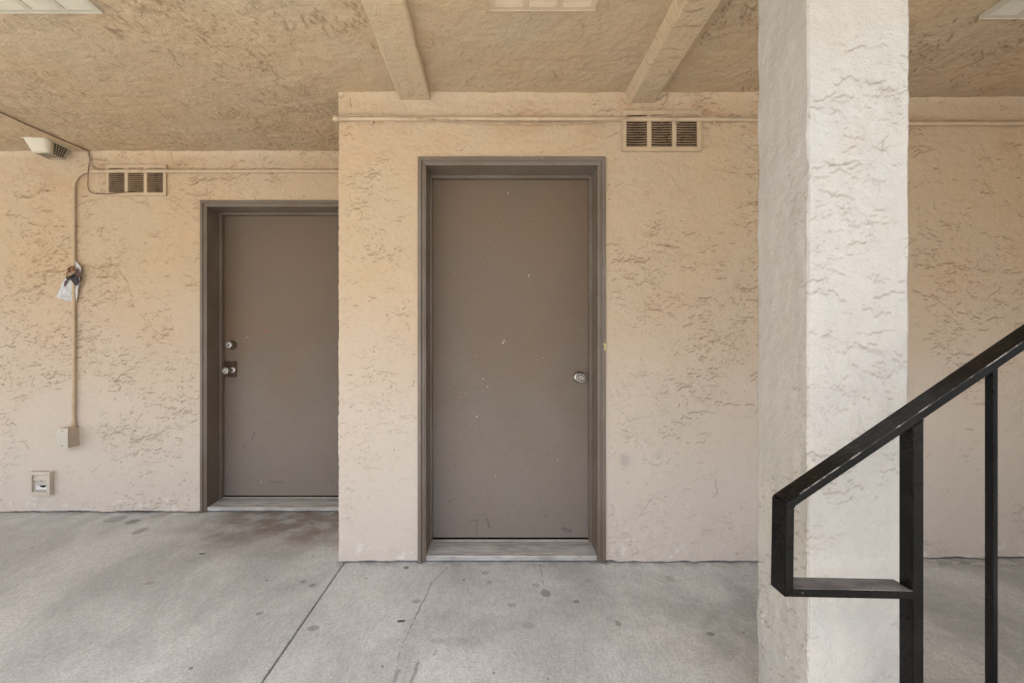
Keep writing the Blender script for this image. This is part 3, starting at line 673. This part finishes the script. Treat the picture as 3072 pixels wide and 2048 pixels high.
b = MB(); b.box(NJ[1]+.028, NJ[1]+.0425, YW-.0118, YW+.0, 1.128, 1.139); b.box(NJ[1]+.030, NJ[1]+.0425, YW-.0115, YW, 1.103, 1.112)
b.box(NJ[1]+.033, NJ[1]+.0422, YW-.0105, YW, 1.112, 1.128)
b.build('chipped_wood', M['brass'], ND, label='yellow chips of bare wood on the right casing')
x, z = pp(533.8, 849.5, YL+.205)
b = MB(); x0, z0 = pp(511, 866, YL+.205); x1, z1 = pp(544.5, 829, YL+.205)
b.box(LJ[0]+.0135, x1, YL+.2015, YL+.2055, z0, z1); b.build('latch_plate', M['bronze'], LD, bevel=.003, label='rust-stained bronze plate behind the knob')
for sz in (z0+.012, z1-.012):
    b = MB(); b.lathe([(0, .004), (.0015, .0035), (.0022, .001)], (x1-.010, YL+.2015, sz), (0, -1, 0), 12); b.build('screw', M['bronze'], LD, smooth=True)
knob(LD, x, z, YL+.202, .0305, .0225, .098)
x, z = pp(534.5, 792, YL+.205)
b = MB(); b.lathe([(-.002, .031), (.004, .031), (.010, .029), (.050, .0225), (.056, .0215), (.056, .008), (.058, .007), (.058, .001)], (x, YL+.205, z), (0, -1, 0), 40)
db = b.build('deadbolt', M['chrome'], LD, smooth=True)
b = MB(); b.lathe([(0, .005), (.001, .0045)], (x, YL+.205-.058, z), (0, -1, 0), 14); b.box(x-.0014, x+.0014, YL+.145, YL+.147, z-.008, z); b.build('keyhole', M['keyhole'], db)

# ------------------------------------------------------------ vents
from mathutils import Matrix
def vent(loc, rotx, label, fm, sm, bm_, group, closed=False, flip=False):
    """louvred 16 x 8 inch vent, local: x across, z up, -y outwards, centre at origin"""
    W_, H_ = .404, .204
    t = thing('louvred_vent', loc, label, 'vent', group)
    Mx = Matrix.Translation(loc) @ Matrix.Rotation(rotx, 4, 'X')
    b = MB(); e, dv = .019, .021
    w = (W_-2*e-2*dv)/3
    b.box(-W_/2, W_/2, -.010, .002, H_/2-e, H_/2); b.box(-W_/2, W_/2, -.010, .002, -H_/2, -H_/2+e)
    b.box(-W_/2, -W_/2+e, -.0104, .0015, -H_/2+e-.0005, H_/2-e+.0005); b.box(W_/2-e, W_/2, -.0104, .0015, -H_/2+e-.0005, H_/2-e+.0005)
    xs = []
    for k in range(3):
        x0 = -W_/2+e+k*(w+dv); xs.append((x0, x0+w))
        if k: b.box(x0-dv, x0, -.0106, .0015, -H_/2+e-.0005, H_/2-e+.0005)
    # turned rim
    for (a, c, z0, z1) in ((-W_/2-.002, W_/2+.002, H_/2, H_/2+.003), (-W_/2-.002, W_/2+.002, -H_/2-.003, -H_/2)): b.box(a, c, -.0125, .002, z0, z1)
    for (a, c) in ((-W_/2-.003, -W_/2), (W_/2, W_/2+.003)): b.box(a, c, -.0122, .002, -H_/2, H_/2)
    b.build('frame', fm, t, M4=Mx)
    ns = 13; pitch = (H_-2*e)/ns
    for (x0, x1) in xs:
        b = MB()
        for s in range(ns):
            zc = -H_/2+e+(s+.5)*pitch; m = 8; vs = []
            for q in range(m+1):
                tt = q/m; x = x0+(x1-x0)*tt; bul = 4*tt*(1-tt); j = .0006*nz(x*40, s*3.1, 1)
                zz = zc-.0022*bul+j
                yo = -.0095-.0018*bul; yi = -.0035
                dz = .0046 if not flip else -.0034
                vs += [(x, yo, zz-dz), (x, yo+.0005, zz-dz+.0016), (x, yi, zz+dz+.0008), (x, yi-.0005, zz+dz-.0008)]
            fs = [(k*4+q, k*4+(q+1) % 4, k*4+4+(q+1) % 4, k*4+4+q) for k in range(m) for q in range(4)]+[(0, 1, 2, 3), (m*4+3, m*4+2, m*4+1, m*4)]
            b.add(vs, fs)
        b.build('louvres', sm, t, M4=Mx)
    b = MB(); b.box(-W_/2+.004, W_/2-.004, -.0028, .003, -H_/2+.004, H_/2-.004); b.build('backing', bm_, t, M4=Mx)
    return t
g = 'identical louvred vents'
q = P(1519, 302, YW-.006); vent((q.x, YW-.003, q.z), 0, 'louvred wall vent right of the middle door, tucked under the conduit', M['vent'], M['slat'], M['void'], g)
q = P(313.5, 415, YL-.006); vent((q.x, YL-.003, q.z), 0, 'louvred wall vent above and left of the set-back door, thin cable across it', M['vent'], M['slat'], M['void'], g)
for (xc, yc, lab, mm) in ((.185, 1.936-.102, 'tan louvred vent in the ceiling above the middle door', 'ceil_vent_tan'), (-1.729, 1.951-.102, 'whitish louvred vent in the ceiling at the photo\'s top left corner', 'ceil_vent'), (1.925+.202, 1.984-.102, 'grey-beige louvred vent in the ceiling right of the pillar', 'ceil_vent')):
    vent((xc, yc, CEIL-.002), math.radians(90), lab, M[mm], M[mm], M[mm], g)

# ------------------------------------------------------------ conduit along the walls
ZP = 2.296
def arc(cx, cy, r, a0, a1, n=8): return [(cx+r*math.cos(math.radians(a0+(a1-a0)*k/n)), cy+r*math.sin(math.radians(a0+(a1-a0)*k/n))) for k in range(n+1)]
cn = thing('electrical_conduit', (-2.823, YL-.014, .59), 'long beige conduit pipe running under the ceiling and down to the junction box', 'conduit')
path = [(-2.823, YL-.018, .588)]+[(-2.823, YL-.018, z) for z in (1.0, 1.5, 2.0)]
bz = ZP-.11
path += [(-2.823+.11-.11*math.cos(math.radians(a)), YL-.018, bz+.11*math.sin(math.radians(a))) for a in range(0, 91, 9)]
path += [(-2.2, YL-.018, ZP), (-1.4, YL-.018, ZP+.001), (-.90, YL-.018, ZP)]
path += [(-.826-.05+px, YL-.018-.05+py, ZP) for px, py in arc(0, 0, .05, 90, 0, 6)]
path += [(-.826, 3.0, ZP), (-.826, 2.64, ZP), (-.826, YW+.012, ZP)]
path += [(-.826+.028-.028*math.cos(math.radians(a)), YW+.012-.028*math.sin(math.radians(a)), ZP) for a in range(15, 91, 15)]
path += [(-.5, YW-.016, ZP), (0, YW-.016, ZP+.0005), (.6, YW-.016, ZP-.001), (1.55, YW-.016, ZP-.004), (1.72, YR-.030, ZP-.004), (1.9, YR-.016, ZP-.004), (8, YR-.016, ZP-.004)]
MB().tube(path, .0112, 14).build('pipe', M['pipe'], cn, smooth=True)
def strap(x, y, z, axis, r=.0125, w=.010, ear=0):
    b = MB(); n = 14; vs = []
    for k in range(n+1):
        t = math.pi*k/n
        for s in (-w/2, w/2):
            for rr in (r, r-.0022):
                dx, dy = math.cos(t)*rr, -math.sin(t)*rr
                vs.append((x+s, y+dy, z+dx) if axis == 'x' else (x+dx, y+dy, z+s))
    fs = []
    for k in range(n): a = k*4; fs += [(a, a+4, a+6, a+2), (a+1, a+3, a+7, a+5), (a, a+1, a+5, a+4), (a+2, a+6, a+7, a+3)]
    fs += [(0, 2, 3, 1), (n*4, n*4+1, n*4+3, n*4+2)]
    b.add(vs, fs)
    if axis == 'x': b.box(x-w/2, x+w/2, y-.002, y+.012, z-r-.014, z-r+.002)
    else: b.box(x+r-.002, x+r+.016, y+.004, y+.010, z-w/2, z+w/2)
    return b
for u in (853, 1234, 1640):
    strap(P(u, 277, YW-.016).x, YW-.016, ZP, 'x').build('strap', M['pipe'], cn)
for (u, z) in ((0, 1.13-(470-792)/341.5), (0, 1.13-(867-792)/341.5)): strap(-2.823, YL-.018, z, 'z', w=.007).build('strap', M['pipe'], cn)
b = MB(); b.lathe([(0, .016), (.010, .016), (.012, .0135), (.020, .0135), (.022, .0155), (.030, .0155)], (-2.823, YL-.018, .578), (0, 0, 1), 16); b.build('connector', M['pipe'], cn, smooth=True)
b = MB(); b.lathe([(-.03, .0135), (.02, .0135)], (-.800, YW-.016, ZP), (1, 0, 0), 16); b.build('connector', M['pipe'], cn, smooth=True)

# cables
def cable(pts, r, mat, name, label, k=6):
    return tag(MB().tube(smooth_path(pts, k), r, 8).build(name, M[mat], smooth=True), label, 'cable')
yN = YW-.030
near = [(776, 268.5), (800, 266.5), (835, 265.5), (870, 265.5), (900, 267.5), (930, 270), (970, 273), (1010, 275.5), (1060, 279), (1110, 282.5), (1160, 284.5), (1220, 284), (1290, 283), (1350, 282), (1400, 278), (1440, 272.5), (1480, 269), (1519, 267), (1570, 266), (1640, 268.5), (1700, 271), (1750, 272.5)]
pts = [(-2.76, EDGE-.02, CEIL-.006), (-2.762, 1.8, CEIL-.008), (-2.764, 2.4, CEIL-.006), (-2.762, 2.8, CEIL-.008), (-2.745, 3.1, CEIL-.010), (-2.72, 3.30, CEIL-.012), tuple(P(199, 347, 3.35)), tuple(P(205, 362, YL-.012)), tuple(P(209, 377, YL-.014)), tuple(P(217, 388, YL-.022)), tuple(P(228, 392.5, YL-.028)), tuple(P(255, 390.5, YL-.024)), tuple(P(310, 388.5, YL-.02)), tuple(P(380, 389, YL-.02)), tuple(P(470, 391, YL-.02)), tuple(P(600, 390.5, YL-.02)), tuple(P(700, 390.5, YL-.02)),
       (-1.0, YL-.02, ZP+.014), (-.86, YL-.04, ZP+.014), (-.828, YL-.10, ZP+.014), (-.826, 3.0, ZP+.014), (-.828, YW+.06, ZP+.014), (-.83, YW-.005, ZP+.014), (-.818, YW-.024, ZP+.015)]
pts += [tuple(P(u, v, yN)) for u, v in near] + [(1.62, YW-.028, ZP+.012), (1.80, YR-.034, ZP+.012), (2.5, YR-.022, ZP+.0115), (8, YR-.022, ZP+.0115)]
cable(pts, .0033, 'cable', 'coaxial_cable', 'thin painted cable winding along and around the conduit over both doors')
pts = [(-2.752, EDGE-.02, CEIL-.006), (-2.753, 1.8, CEIL-.006), (-2.753, 2.5, CEIL-.007), (-2.75, 2.85, CEIL-.010), (-2.735, 3.15, CEIL-.008), (-2.712, 3.31, CEIL-.010), tuple(P(201, 345, 3.36)), tuple(P(206, 357, YL-.012)), tuple(P(206, 372, YL-.014)), tuple(P(204, 385, YL-.020)), tuple(P(202.5, 396, YL-.034)), tuple(P(202, 412, YL-.022)), tuple(P(202, 428, YL-.012)), tuple(P(205, 438, YL-.012)), tuple(P(213, 443.5, YL-.012)), tuple(P(230, 445, YL-.014)), tuple(P(250, 445, YL-.020)), tuple(P(275, 443, YL-.021)), tuple(P(300, 441, YL-.021)), tuple(P(311, 440.5, YL-.006))]
cable(pts, .0028, 'cable_dark', 'coaxial_cable', 'darker cable dropping from the ceiling and looping into the left wall vent')
pts = [tuple(P(u, v, YL-.010)) for u, v in ((243, 386), (262, 382.5), (300, 381), (340, 380.5), (375, 380.5), (382, 383), (384, 388))]
cable(pts, .0022, 'cable', 'coaxial_cable', 'short thin cable lying on top of the left wall vent')
def wraps(us, v0, v1, y, name, label, r=.0016, parent=None):
    b = MB()
    for k, u in enumerate(us):
        c = P(u, (v0+v1)/2, y); h = abs(P(u, v0, y).z-P(u, v1, y).z)/2
        b.tube([(c.x+.003*math.sin(5*t/12)+.002*k, y+.002-.015*math.cos(math.pi*(t-6)/12), c.z+h*math.sin(math.pi*(t-6)/6*.5)) for t in range(0, 13)], r, 6)
    return tag(b.build('wire_tie', M['cable'], smooth=True), label, 'wire tie', 'wire ties round the conduit')
wraps((776, 779), 266, 283, YW-.018, '', 'wire tie at the corner end of the conduit over the middle wall', )
wraps((1519,), 263, 283, YW-.018, '', 'single wire tie holding the cable over the right vent\'s middle slats')
wraps((1538, 1542, 1549, 1553), 266, 284, YW-.018, '', 'coiled wire tie wound several times round the conduit over the right vent')
wraps((240,), 388, 403, YL-.020, '', 'wire tie round the conduit just left of the left vent')
wraps((323, 327), 388, 402, YL-.020, '', 'double wire tie round the conduit over the middle of the left vent')
tag(MB().tube(smooth_path([P(205, 374, YL-.022), P(209, 373, YL-.026), P(213.5, 375, YL-.022), P(212, 378.5, YL-.02), P(206, 378, YL-.022)], 4), .0018, 6).build('wire_tie', M['cable'], smooth=True), 'wire tie bunching the two cables just below the ceiling', 'wire tie', 'wire ties round the conduit')

# ------------------------------------------------------------ junction box
jb = thing('junction_box', (-2.836, YL, .455), 'beige metal junction box at the foot of the vertical conduit', 'junction box')
MB().box(-2.870, -2.800, 3.290, YL+.005, .452, .582).build('box_body', M['box'], jb, bevel=.002)
MB().box(-2.872, -2.798, 3.286, 3.2895, .450, .584).build('cover_plate', M['cover'], jb, bevel=.001)
for zz in (.466, .567):
    MB().lathe([(0, .005), (.0012, .0045), (.002, .002)], (-2.835, 3.286, zz), (0, -1, 0), 14).build('screw', M['slat'], jb, smooth=True)

# ------------------------------------------------------------ hood on the ceiling
hd = thing('vent_hood', (-2.90, 3.25, CEIL), 'cream vent hood with a wire mesh guard, mounted on the ceiling above the left wall', 'vent hood')
T0, T1, B0, B1 = (-2.975, -2.826), (3.150, 3.342), (-2.958, -2.856), (3.200, 3.330)
ZB = 2.362
def hoodpt(fx, fy, h):      # fx, fy in 0..1, h 0 at ceiling .. 1 at bottom
    x = (T0[0]+(T0[1]-T0[0])*fx)*(1-h)+(B0[0]+(B0[1]-B0[0])*fx)*h
    y = (T1[0]+(T1[1]-T1[0])*fy)*(1-h)+(B1[0]+(B1[1]-B1[0])*fy)*h
    return (x, y, CEIL-.001-(CEIL-.001-ZB)*h)
loop = [(0, 1), (0, .5), (0, .16), (.04, .05), (.12, 0), (.5, 0), (.86, 0), (.95, .04), (1, .15), (1, .34)]
vs, fs = [], []
hs = [0, .12, .55, .92, 1.0]
for h in hs:
    for (a, c) in loop: vs.append(hoodpt(a, c, h))
n = len(loop)
for i in range(len(hs)-1):
    for k in range(n-1): fs.append((i*n+k, i*n+k+1, (i+1)*n+k+1, (i+1)*n+k))
sh = MB().add(vs, fs)
sh.add([hoodpt(.02, .02, 1.0), hoodpt(.98, .02, 1.0), hoodpt(.98, .16, 1.0), hoodpt(.02, .16, 1.0)], [(0, 1, 2, 3)])
o = sh.build('hood_shell', M['hood'], hd, smooth=True)
md = o.modifiers.new('solid', 'SOLIDIFY'); md.thickness = .003; md.offset = 0
b = MB(); b.box(T0[0]-.003, T0[1]+.003, T1[0]-.003, T1[1]+.003, CEIL-.004, CEIL+.004); b.build('base_flange', M['hood'], hd, bevel=.001)
b = MB()
for k in range(7):
    a = k/6
    b.tube([hoodpt(1.0, .34+.66*a, h) for h in (0, .5, .93)]+[hoodpt(.985, .34+.64*a, .99), hoodpt(.9, .2+.8*a, 1.0), hoodpt(.03, .2+.8*a, 1.0)], .0010, 6)
for k in range(6):
    h = .04+.94*k/5; b.tube([hoodpt(1.0, .30, h), hoodpt(1.0, .7, h), hoodpt(1.0, 1, h), hoodpt(.9, 1.01, h), hoodpt(0, 1, h)], .0013, 6)
for k in range(7):
    a = .04+.93*k/6; b.tube([hoodpt(a, .12, 1.0), hoodpt(a, .6, 1.0), hoodpt(a, 1, 1.0), hoodpt(a, 1, 0)], .0011, 6)
b.build('mesh_guard', M['wire'], hd, smooth=True)
b = MB(); b.add([hoodpt(.06, .08, 0), hoodpt(.94, .08, 0), hoodpt(.94, .94, 0), hoodpt(.06, .94, 0), hoodpt(.04, .10, .88), hoodpt(.92, .10, .88), hoodpt(.92, .92, .88), hoodpt(.04, .92, .88)],
               [(4, 5, 6, 7), (0, 1, 5, 4), (1, 2, 6, 5), (2, 3, 7, 6), (3, 0, 4, 7)])
b.build('added_shade_block', M['dark_inside'], hd)  # added dark block standing in for the shaded hollow of the hood

# ------------------------------------------------------------ low vent cap on the left wall
cx, cz = P(90, 1110, 3.345).x, P(90, 1110, 3.345).z
vc = thing('exhaust_vent', (cx, YL, cz-.08), 'square beige vent cap low on the left wall, its bottom flap open', 'vent')
w_, h_ = .070, .077
yf = YL-.036
def ring(xa, xb, za, zb, e, y0, y1, b):
    b.prism([(xa, za), (xb, za), (xb-e, za+e), (xa+e, za+e)], y0, y1); b.prism([(xb, za), (xb, zb), (xb-e, zb-e), (xb-e, za+e)], y0, y1)
    b.prism([(xb, zb), (xa, zb), (xa+e, zb-e), (xb-e, zb-e)], y0, y1); b.prism([(xa, zb), (xa, za), (xa+e, za+e), (xa+e, zb-e)], y0, y1)
b = MB(); ring(cx-w_, cx+w_, cz-h_, cz+h_, .020, yf, YL+.004, b)
b.build('cap_frame', M['cap'], vc)
xa, xb = cx-w_+.021, cx+w_-.021
zt_, zb_ = cz+h_-.022, cz-h_+.022
hh = (zt_-zb_)/3
def quadbox(y0t, y1b, za, zb, m, name):
    b = MB(); b.add([(xa, y1b, za), (xb, y1b, za), (xb, y1b+.0025, za), (xa, y1b+.0025, za), (xa, y0t, zb), (xb, y0t, zb), (xb, y0t+.0025, zb), (xa, y0t+.0025, zb)],
                     [(0, 3, 2, 1), (4, 5, 6, 7), (0, 1, 5, 4), (1, 2, 6, 5), (2, 3, 7, 6), (3, 0, 4, 7)]); return b.build(name, m, vc)
quadbox(yf+.016, yf+.008, zt_-hh+.001, zt_-.004, M['cap'], 'flap')
quadbox(yf+.018, yf+.010, zt_-2*hh+.004, zt_-hh-.002, M['flap'], 'flap')
MB().box(cx-.006, cx+.006, yf+.014, yf+.018, zt_-hh-.007, zt_-hh-.003).build('hinge_pin', M['slat'], vc)
b = MB(); b.box(xa-.0005, xb+.0005, YL-.013, YL-.004, zb_-.0005, zt_+.001); b.build('back_plate', M['white_pipe'], vc)
b = MB(); mx = cx+.008; zc = zb_+hh+.012; pr = [(mx+.026*math.cos(math.radians(t)), zc+.026*math.sin(math.radians(t))) for t in range(0, 360, 15)]
b.prism(pr, YL-.0142, YL-.0125); b.build('duct_opening', M['void'], vc)
b = MB(); b.tube([(mx+.024*math.cos(math.radians(t)), YL-.0155, zc+.024*math.sin(math.radians(t))) for t in range(200, 282, 8)], .0022, 6); b.build('duct_rim', M['chrome'], vc, smooth=True)
MB().prism([(xa, zb_-.001), (xb, zb_-.001), (xb, zb_+.009), (xa, zb_+.009)], yf+.010, YL-.008).build('lower_lip', M['flap'], vc)
for (sx, sz) in ((cx+w_-.012, cz+h_-.012), (cx+w_-.012, cz-h_+.010)):
    MB().lathe([(0, .004), (.0012, .0035), (.0018, .001)], (sx, yf, sz), (0, -1, 0), 12).build('screw', M['slat'], vc, smooth=True)

# ------------------------------------------------------------ torn flyer behind the conduit
fl = thing('torn_flyer', P(167, 695, YL-.02), 'crumpled printed flyer with brown wrapper, stuck behind the vertical conduit', 'litter')
XPIPE = -2.823
def sheet(poly, base, amp, mat, name, seed, label=None, fold=0.0):
    """poly in zoomed photo units (10.45 per source px from 170,770) -> crumpled thin sheet hung at wall distance"""
    pts = []
    for zx, zy in poly:
        q = P((170+zx/10.45)*.765625, (770+zy/10.45)*.765625, YL-base); pts.append((q.x, q.z))
    bm = bmesh.new(); f = bm.faces.new([bm.verts.new((x, 0, z)) for x, z in pts])
    bmesh.ops.triangulate(bm, faces=[f]); bmesh.ops.subdivide_edges(bm, edges=bm.edges[:], cuts=3, use_grid_fill=True); bmesh.ops.triangulate(bm, faces=bm.faces[:])
    for v in bm.verts:
        x, z = v.co.x, v.co.z
        c = amp*(abs(nz(x*24+seed, z*15, 1))*1.3+.5*nz(x*70, z*60, seed))
        v.co.y = min(YL-base-c-fold*min(abs(x-XPIPE), .07), YL-.004)
    me = bpy.data.meshes.new(name); bm.to_mesh(me); bm.free(); me.materials.append(mat)
    o = bpy.data.objects.new(name, me); C.objects.link(o); o.parent = fl; o.matrix_parent_inverse = fl.matrix_basis.inverted()
    md = o.modifiers.new('solid', 'SOLIDIFY'); md.thickness = .0006
    if label: o['label'] = label
    return o
sheet([(330, 700), (560, 640), (570, 1420), (430, 1400), (80, 1262), (210, 1000)], .006, .010, M['paper'], 'paper_sheet', 1, fold=.35)
sheet([(520, 1300), (540, 900), (650, 900), (780, 690), (740, 560), (600, 330), (640, 150), (870, 350), (800, 480), (862, 640), (810, 800), (740, 950), (732, 1120), (700, 1250), (612, 1482), (540, 1440)], .008, .012, M['paper'], 'paper_sheet', 5, fold=.40)
sheet([(650, 400), (715, 360), (780, 520), (800, 620), (760, 700), (690, 560)], .030, .004, M['plum'], 'printed_patch', 3, fold=.2)
sheet([(290, 640), (350, 600), (560, 560), (640, 480), (790, 650), (760, 740), (640, 915), (560, 880), (450, 700), (370, 760)], .031, .006, M['black_wrap'], 'dark_wrapper', 9)
sheet([(330, 700), (240, 790), (215, 1000), (255, 1130), (262, 960), (370, 740)], .028, .004, M['plum'], 'dark_wrapper', 6)
sheet([(300, 620), (320, 480), (350, 370), (420, 300), (500, 285), (570, 340), (620, 470), (690, 560), (750, 690), (640, 560), (540, 480), (520, 560), (430, 600), (330, 670)], .040, .008, M['brown_wrap'], 'brown_wrapper', 2)
b = MB()
def fz(zx, zy, y): q = P((170+zx/10.45)*.765625, (770+zy/10.45)*.765625, y); return q
ye = YL-.056
el_ = [fz(430+118*math.cos(t)*.93-28*math.sin(t)*.35, 535-48*math.cos(t)+44*math.sin(t), ye) for t in [2*math.pi*k/24 for k in range(25)]]
b.tube(el_, .0009, 5)
for k in range(5): b.tube([fz(355+38*k, 570-15*k, ye), fz(378+36*k, 520-6*k, ye)], .0009, 5)
b.build('oval_emblem', M['emblem'], fl)

# ------------------------------------------------------------ dry leaf on the threshold's edge
q = P(598, 1170, YL-.03)
b = MB(); vs = []
L = [(-.024, .006, .004), (-.010, -.010, .012), (.006, -.014, .022), (.022, -.004, .014), (.030, .006, .006), (.012, .008, .010), (.0, .004, .016)]
vs = [(q.x+a, YL-.03+c, .0035+h) for a, c, h in L]
b.add(vs, [(0, 1, 6), (1, 2, 6), (2, 5, 6), (2, 3, 5), (3, 4, 5)])
o = b.build('dry_leaf', M['leaf']); md = o.modifiers.new('s', 'SOLIDIFY'); md.thickness = .0008
tag(o, 'small curled dry leaf on the concrete before the left door', 'leaf')

# ------------------------------------------------------------ plaster crumbs and grit along the foot of the walls
def crumbs():
    rng = random.Random(4); b = MB()
    def bit(x, y, r):
        n = 6; vs = [(x, y, r*1.1)]
        for k in range(n): t = 6.283*k/n; q = r*rng.uniform(.6, 1.3); vs.append((x+q*math.cos(t), y+q*math.sin(t), r*rng.uniform(.1, .5)))
        for k in range(n): t = 6.283*k/n; vs.append((x+r*.7*math.cos(t), y+r*.7*math.sin(t), .0002))
        b.add(vs, [(0, 1+k, 1+(k+1) % n) for k in range(n)]+[(1+k, 7+k, 7+(k+1) % n, 1+(k+1) % n) for k in range(n)])
    for k in range(230):
        x = rng.uniform(.56, 1.5) if k % 3 else rng.uniform(XC, -.40); bit(x, YW-.012-abs(rng.gauss(0, .016)), rng.uniform(.0012, .0042))
    for k in range(60): bit(rng.uniform(NJ[0], NJ[1]), YW-.004-abs(rng.gauss(0, .012)), rng.uniform(.001, .0035))
    for k in range(150): bit(rng.uniform(-3.4, -1.9), YL-.012-abs(rng.gauss(0, .018)), rng.uniform(.0012, .0038))
    for k in range(70): bit(rng.uniform(1.9, 2.9), YR-.012-abs(rng.gauss(0, .018)), rng.uniform(.0012, .004))
    for k in range(60): bit(rng.uniform(-2.5, 2.2), rng.uniform(1.7, 2.5), rng.uniform(.0008, .0018))
    o = b.build('plaster_crumbs', M['crumb']); o['kind'] = 'stuff'; tag(o, 'pale plaster crumbs and grit scattered along the foot of the walls', 'debris')
M['crumb'] = paint('plaster_crumbs', (.60, .57, .52), .9, .1, .5, ((.25, .22, .2), .7))
crumbs()

# ------------------------------------------------------------ handrail
hr = thing('handrail', (.916, 1.10, 0), 'black painted steel stair handrail in front of the pillar', 'handrail')
YF, YB = 1.080, 1.136
S = .681; tz = .0234
TL, BL, iTL, iBL = (.6297, .7894), (.6264, .5865), (.6484, .7810), (.6463, .6043)
XE = 2.9
XPo = .904
def zt(x): return TL[1]+(x-TL[0])*S
b = MB(); b.prism([TL, iTL, (iTL[0], zt(iTL[0])-tz*.9), (XE, zt(XE)-tz), (XE, zt(XE))], YF, YB)
b = MB(); b.prism([TL, iTL, (XE, zt(XE)-tz), (XE, zt(XE))], YF, YB); b.build('top_rail', M['rail'], hr, bevel=.0018)
b = MB(); b.prism([BL, iBL, iTL, TL], YF+.0004, YB-.0004); b.build('end_upright', M['rail'], hr, bevel=.0015)
b = MB(); b.prism([BL, (XPo+.004, BL[1]-.0055), (XPo+.004, BL[1]+.0125), iBL], YF+.0008, YB-.0008); b.build('lower_return', M['rail'], hr, bevel=.0015)
b = MB(); b.prism([(iBL[0]+.001, iBL[1]-.0005), (XPo-.0002, BL[1]+.0120), (XPo-.0002, BL[1]+.0136), (iBL[0]+.001, iBL[1]+.0008)], YF+.0012, YB-.0012); b.build('worn_top', M['rail_worn'], hr, label='worn grey upper face of the short return bar')
b = MB(); b.prism([(XPo, .002), (XPo+.0247, .002), (XPo+.0247, zt(XPo+.0247)-tz*1.02), (XPo, zt(XPo)-tz*1.02)], YF+.0016, YF+.0385); post = b.build('post', M['rail'], hr, bevel=.0015)
for (dx, dz_) in ((.013, .045), (.009, .075)):
    zz = zt(XPo)-dz_
    b = MB(); b.lathe([(0, .0032), (.0006, .003)], (XPo+dx, YF+.0016, zz), (0, -1, 0), 12); b.build('bolt_hole', M['void'], post)
N_ = NT('worn_rail_edge', .45, .3); p_ = N_.pos()
N_.color(N_.mix(N_.ramp(N_.noise(p_, 34, 4, .75), .46, .60), (.010, .009, .008), (.20, .18, .165))); M['worn'] = N_.m
q0 = Vector((TL[0]+.03, YF+.0006, zt(TL[0]+.03)-.0006)); q1 = Vector((XE-.1, YF+.0006, zt(XE-.1)-.0006))
b = MB(); b.tube([q0+(q1-q0)*k/60+Vector((0, .0002*math.sin(k), 0)) for k in range(61)], .0014, 6); b.build('worn_edge', M['worn'], hr, smooth=True, label='scuffed pale edge of the top rail')
for (px, pz, r_) in ((XPo+.003, zt(XPo)-tz-.001, .0035), (XPo+.0225, zt(XPo+.0225)-tz-.001, .003), (iTL[0], iTL[1], .003), (iBL[0], iBL[1], .003), (XPo-.001, BL[1]+.011, .0035)):
    b = MB(); b.tube([(px+.0006*math.sin(k*1.9), YF+.003+k*.0032, pz+.0006*math.cos(k*2.3)) for k in range(11)], r_, 8); b.build('weld_bead', M['rail'], hr, smooth=True)
for k in range(11):
    x0 = 1.0857+k*.142
    b = MB(); zb = zt(x0)-.80
    b.prism([(x0, zb), (x0+.0120, zb+.012*S), (x0+.0120, zt(x0+.012)-tz*1.02), (x0, zt(x0)-tz*1.02)], YF+.010, YF+.029); b.build('baluster', M['rail'], hr, bevel=.0012)
b = MB(); b.prism([(XPo+.02, zt(XPo+.02)-.83), (XE, zt(XE)-.83), (XE, zt(XE)-.80), (XPo+.02, zt(XPo+.02)-.80)], YF+.004, YF+.036); b.build('bottom_rail', M['rail'], hr)
for f in (MB().box(XE-.03, XE, YF+.002, YF+.038, zt(XE)-.86, zt(XE)-tz-.01),): f.build('post', M['rail'], hr)

# stairs beside the rail, outside the picture on the right
st = thing('staircase', (1.0, .6, 0), 'concrete stair flight climbing to the right beside the black handrail', 'staircase')
for k in range(13):
    x0 = .96+.27*k; zt2 = .184*(k+1)
    b = MB(); b.box(x0, x0+.30, .12, 1.045, zt2-.05, zt2); b.build('tread', M['tread'], st, bevel=.006)
for y in (.085, 1.048):
    b = MB(); b.prism([(.93, 0.0), (1.25, 0.0), (4.5, zt(4.5)-zt(1.25)+.02), (4.5, zt(4.5)-zt(1.25)+.26), (.93, .20)], y, y+.012 if y > 1 else y+.03); b.build('stringer', M['rail'], st)
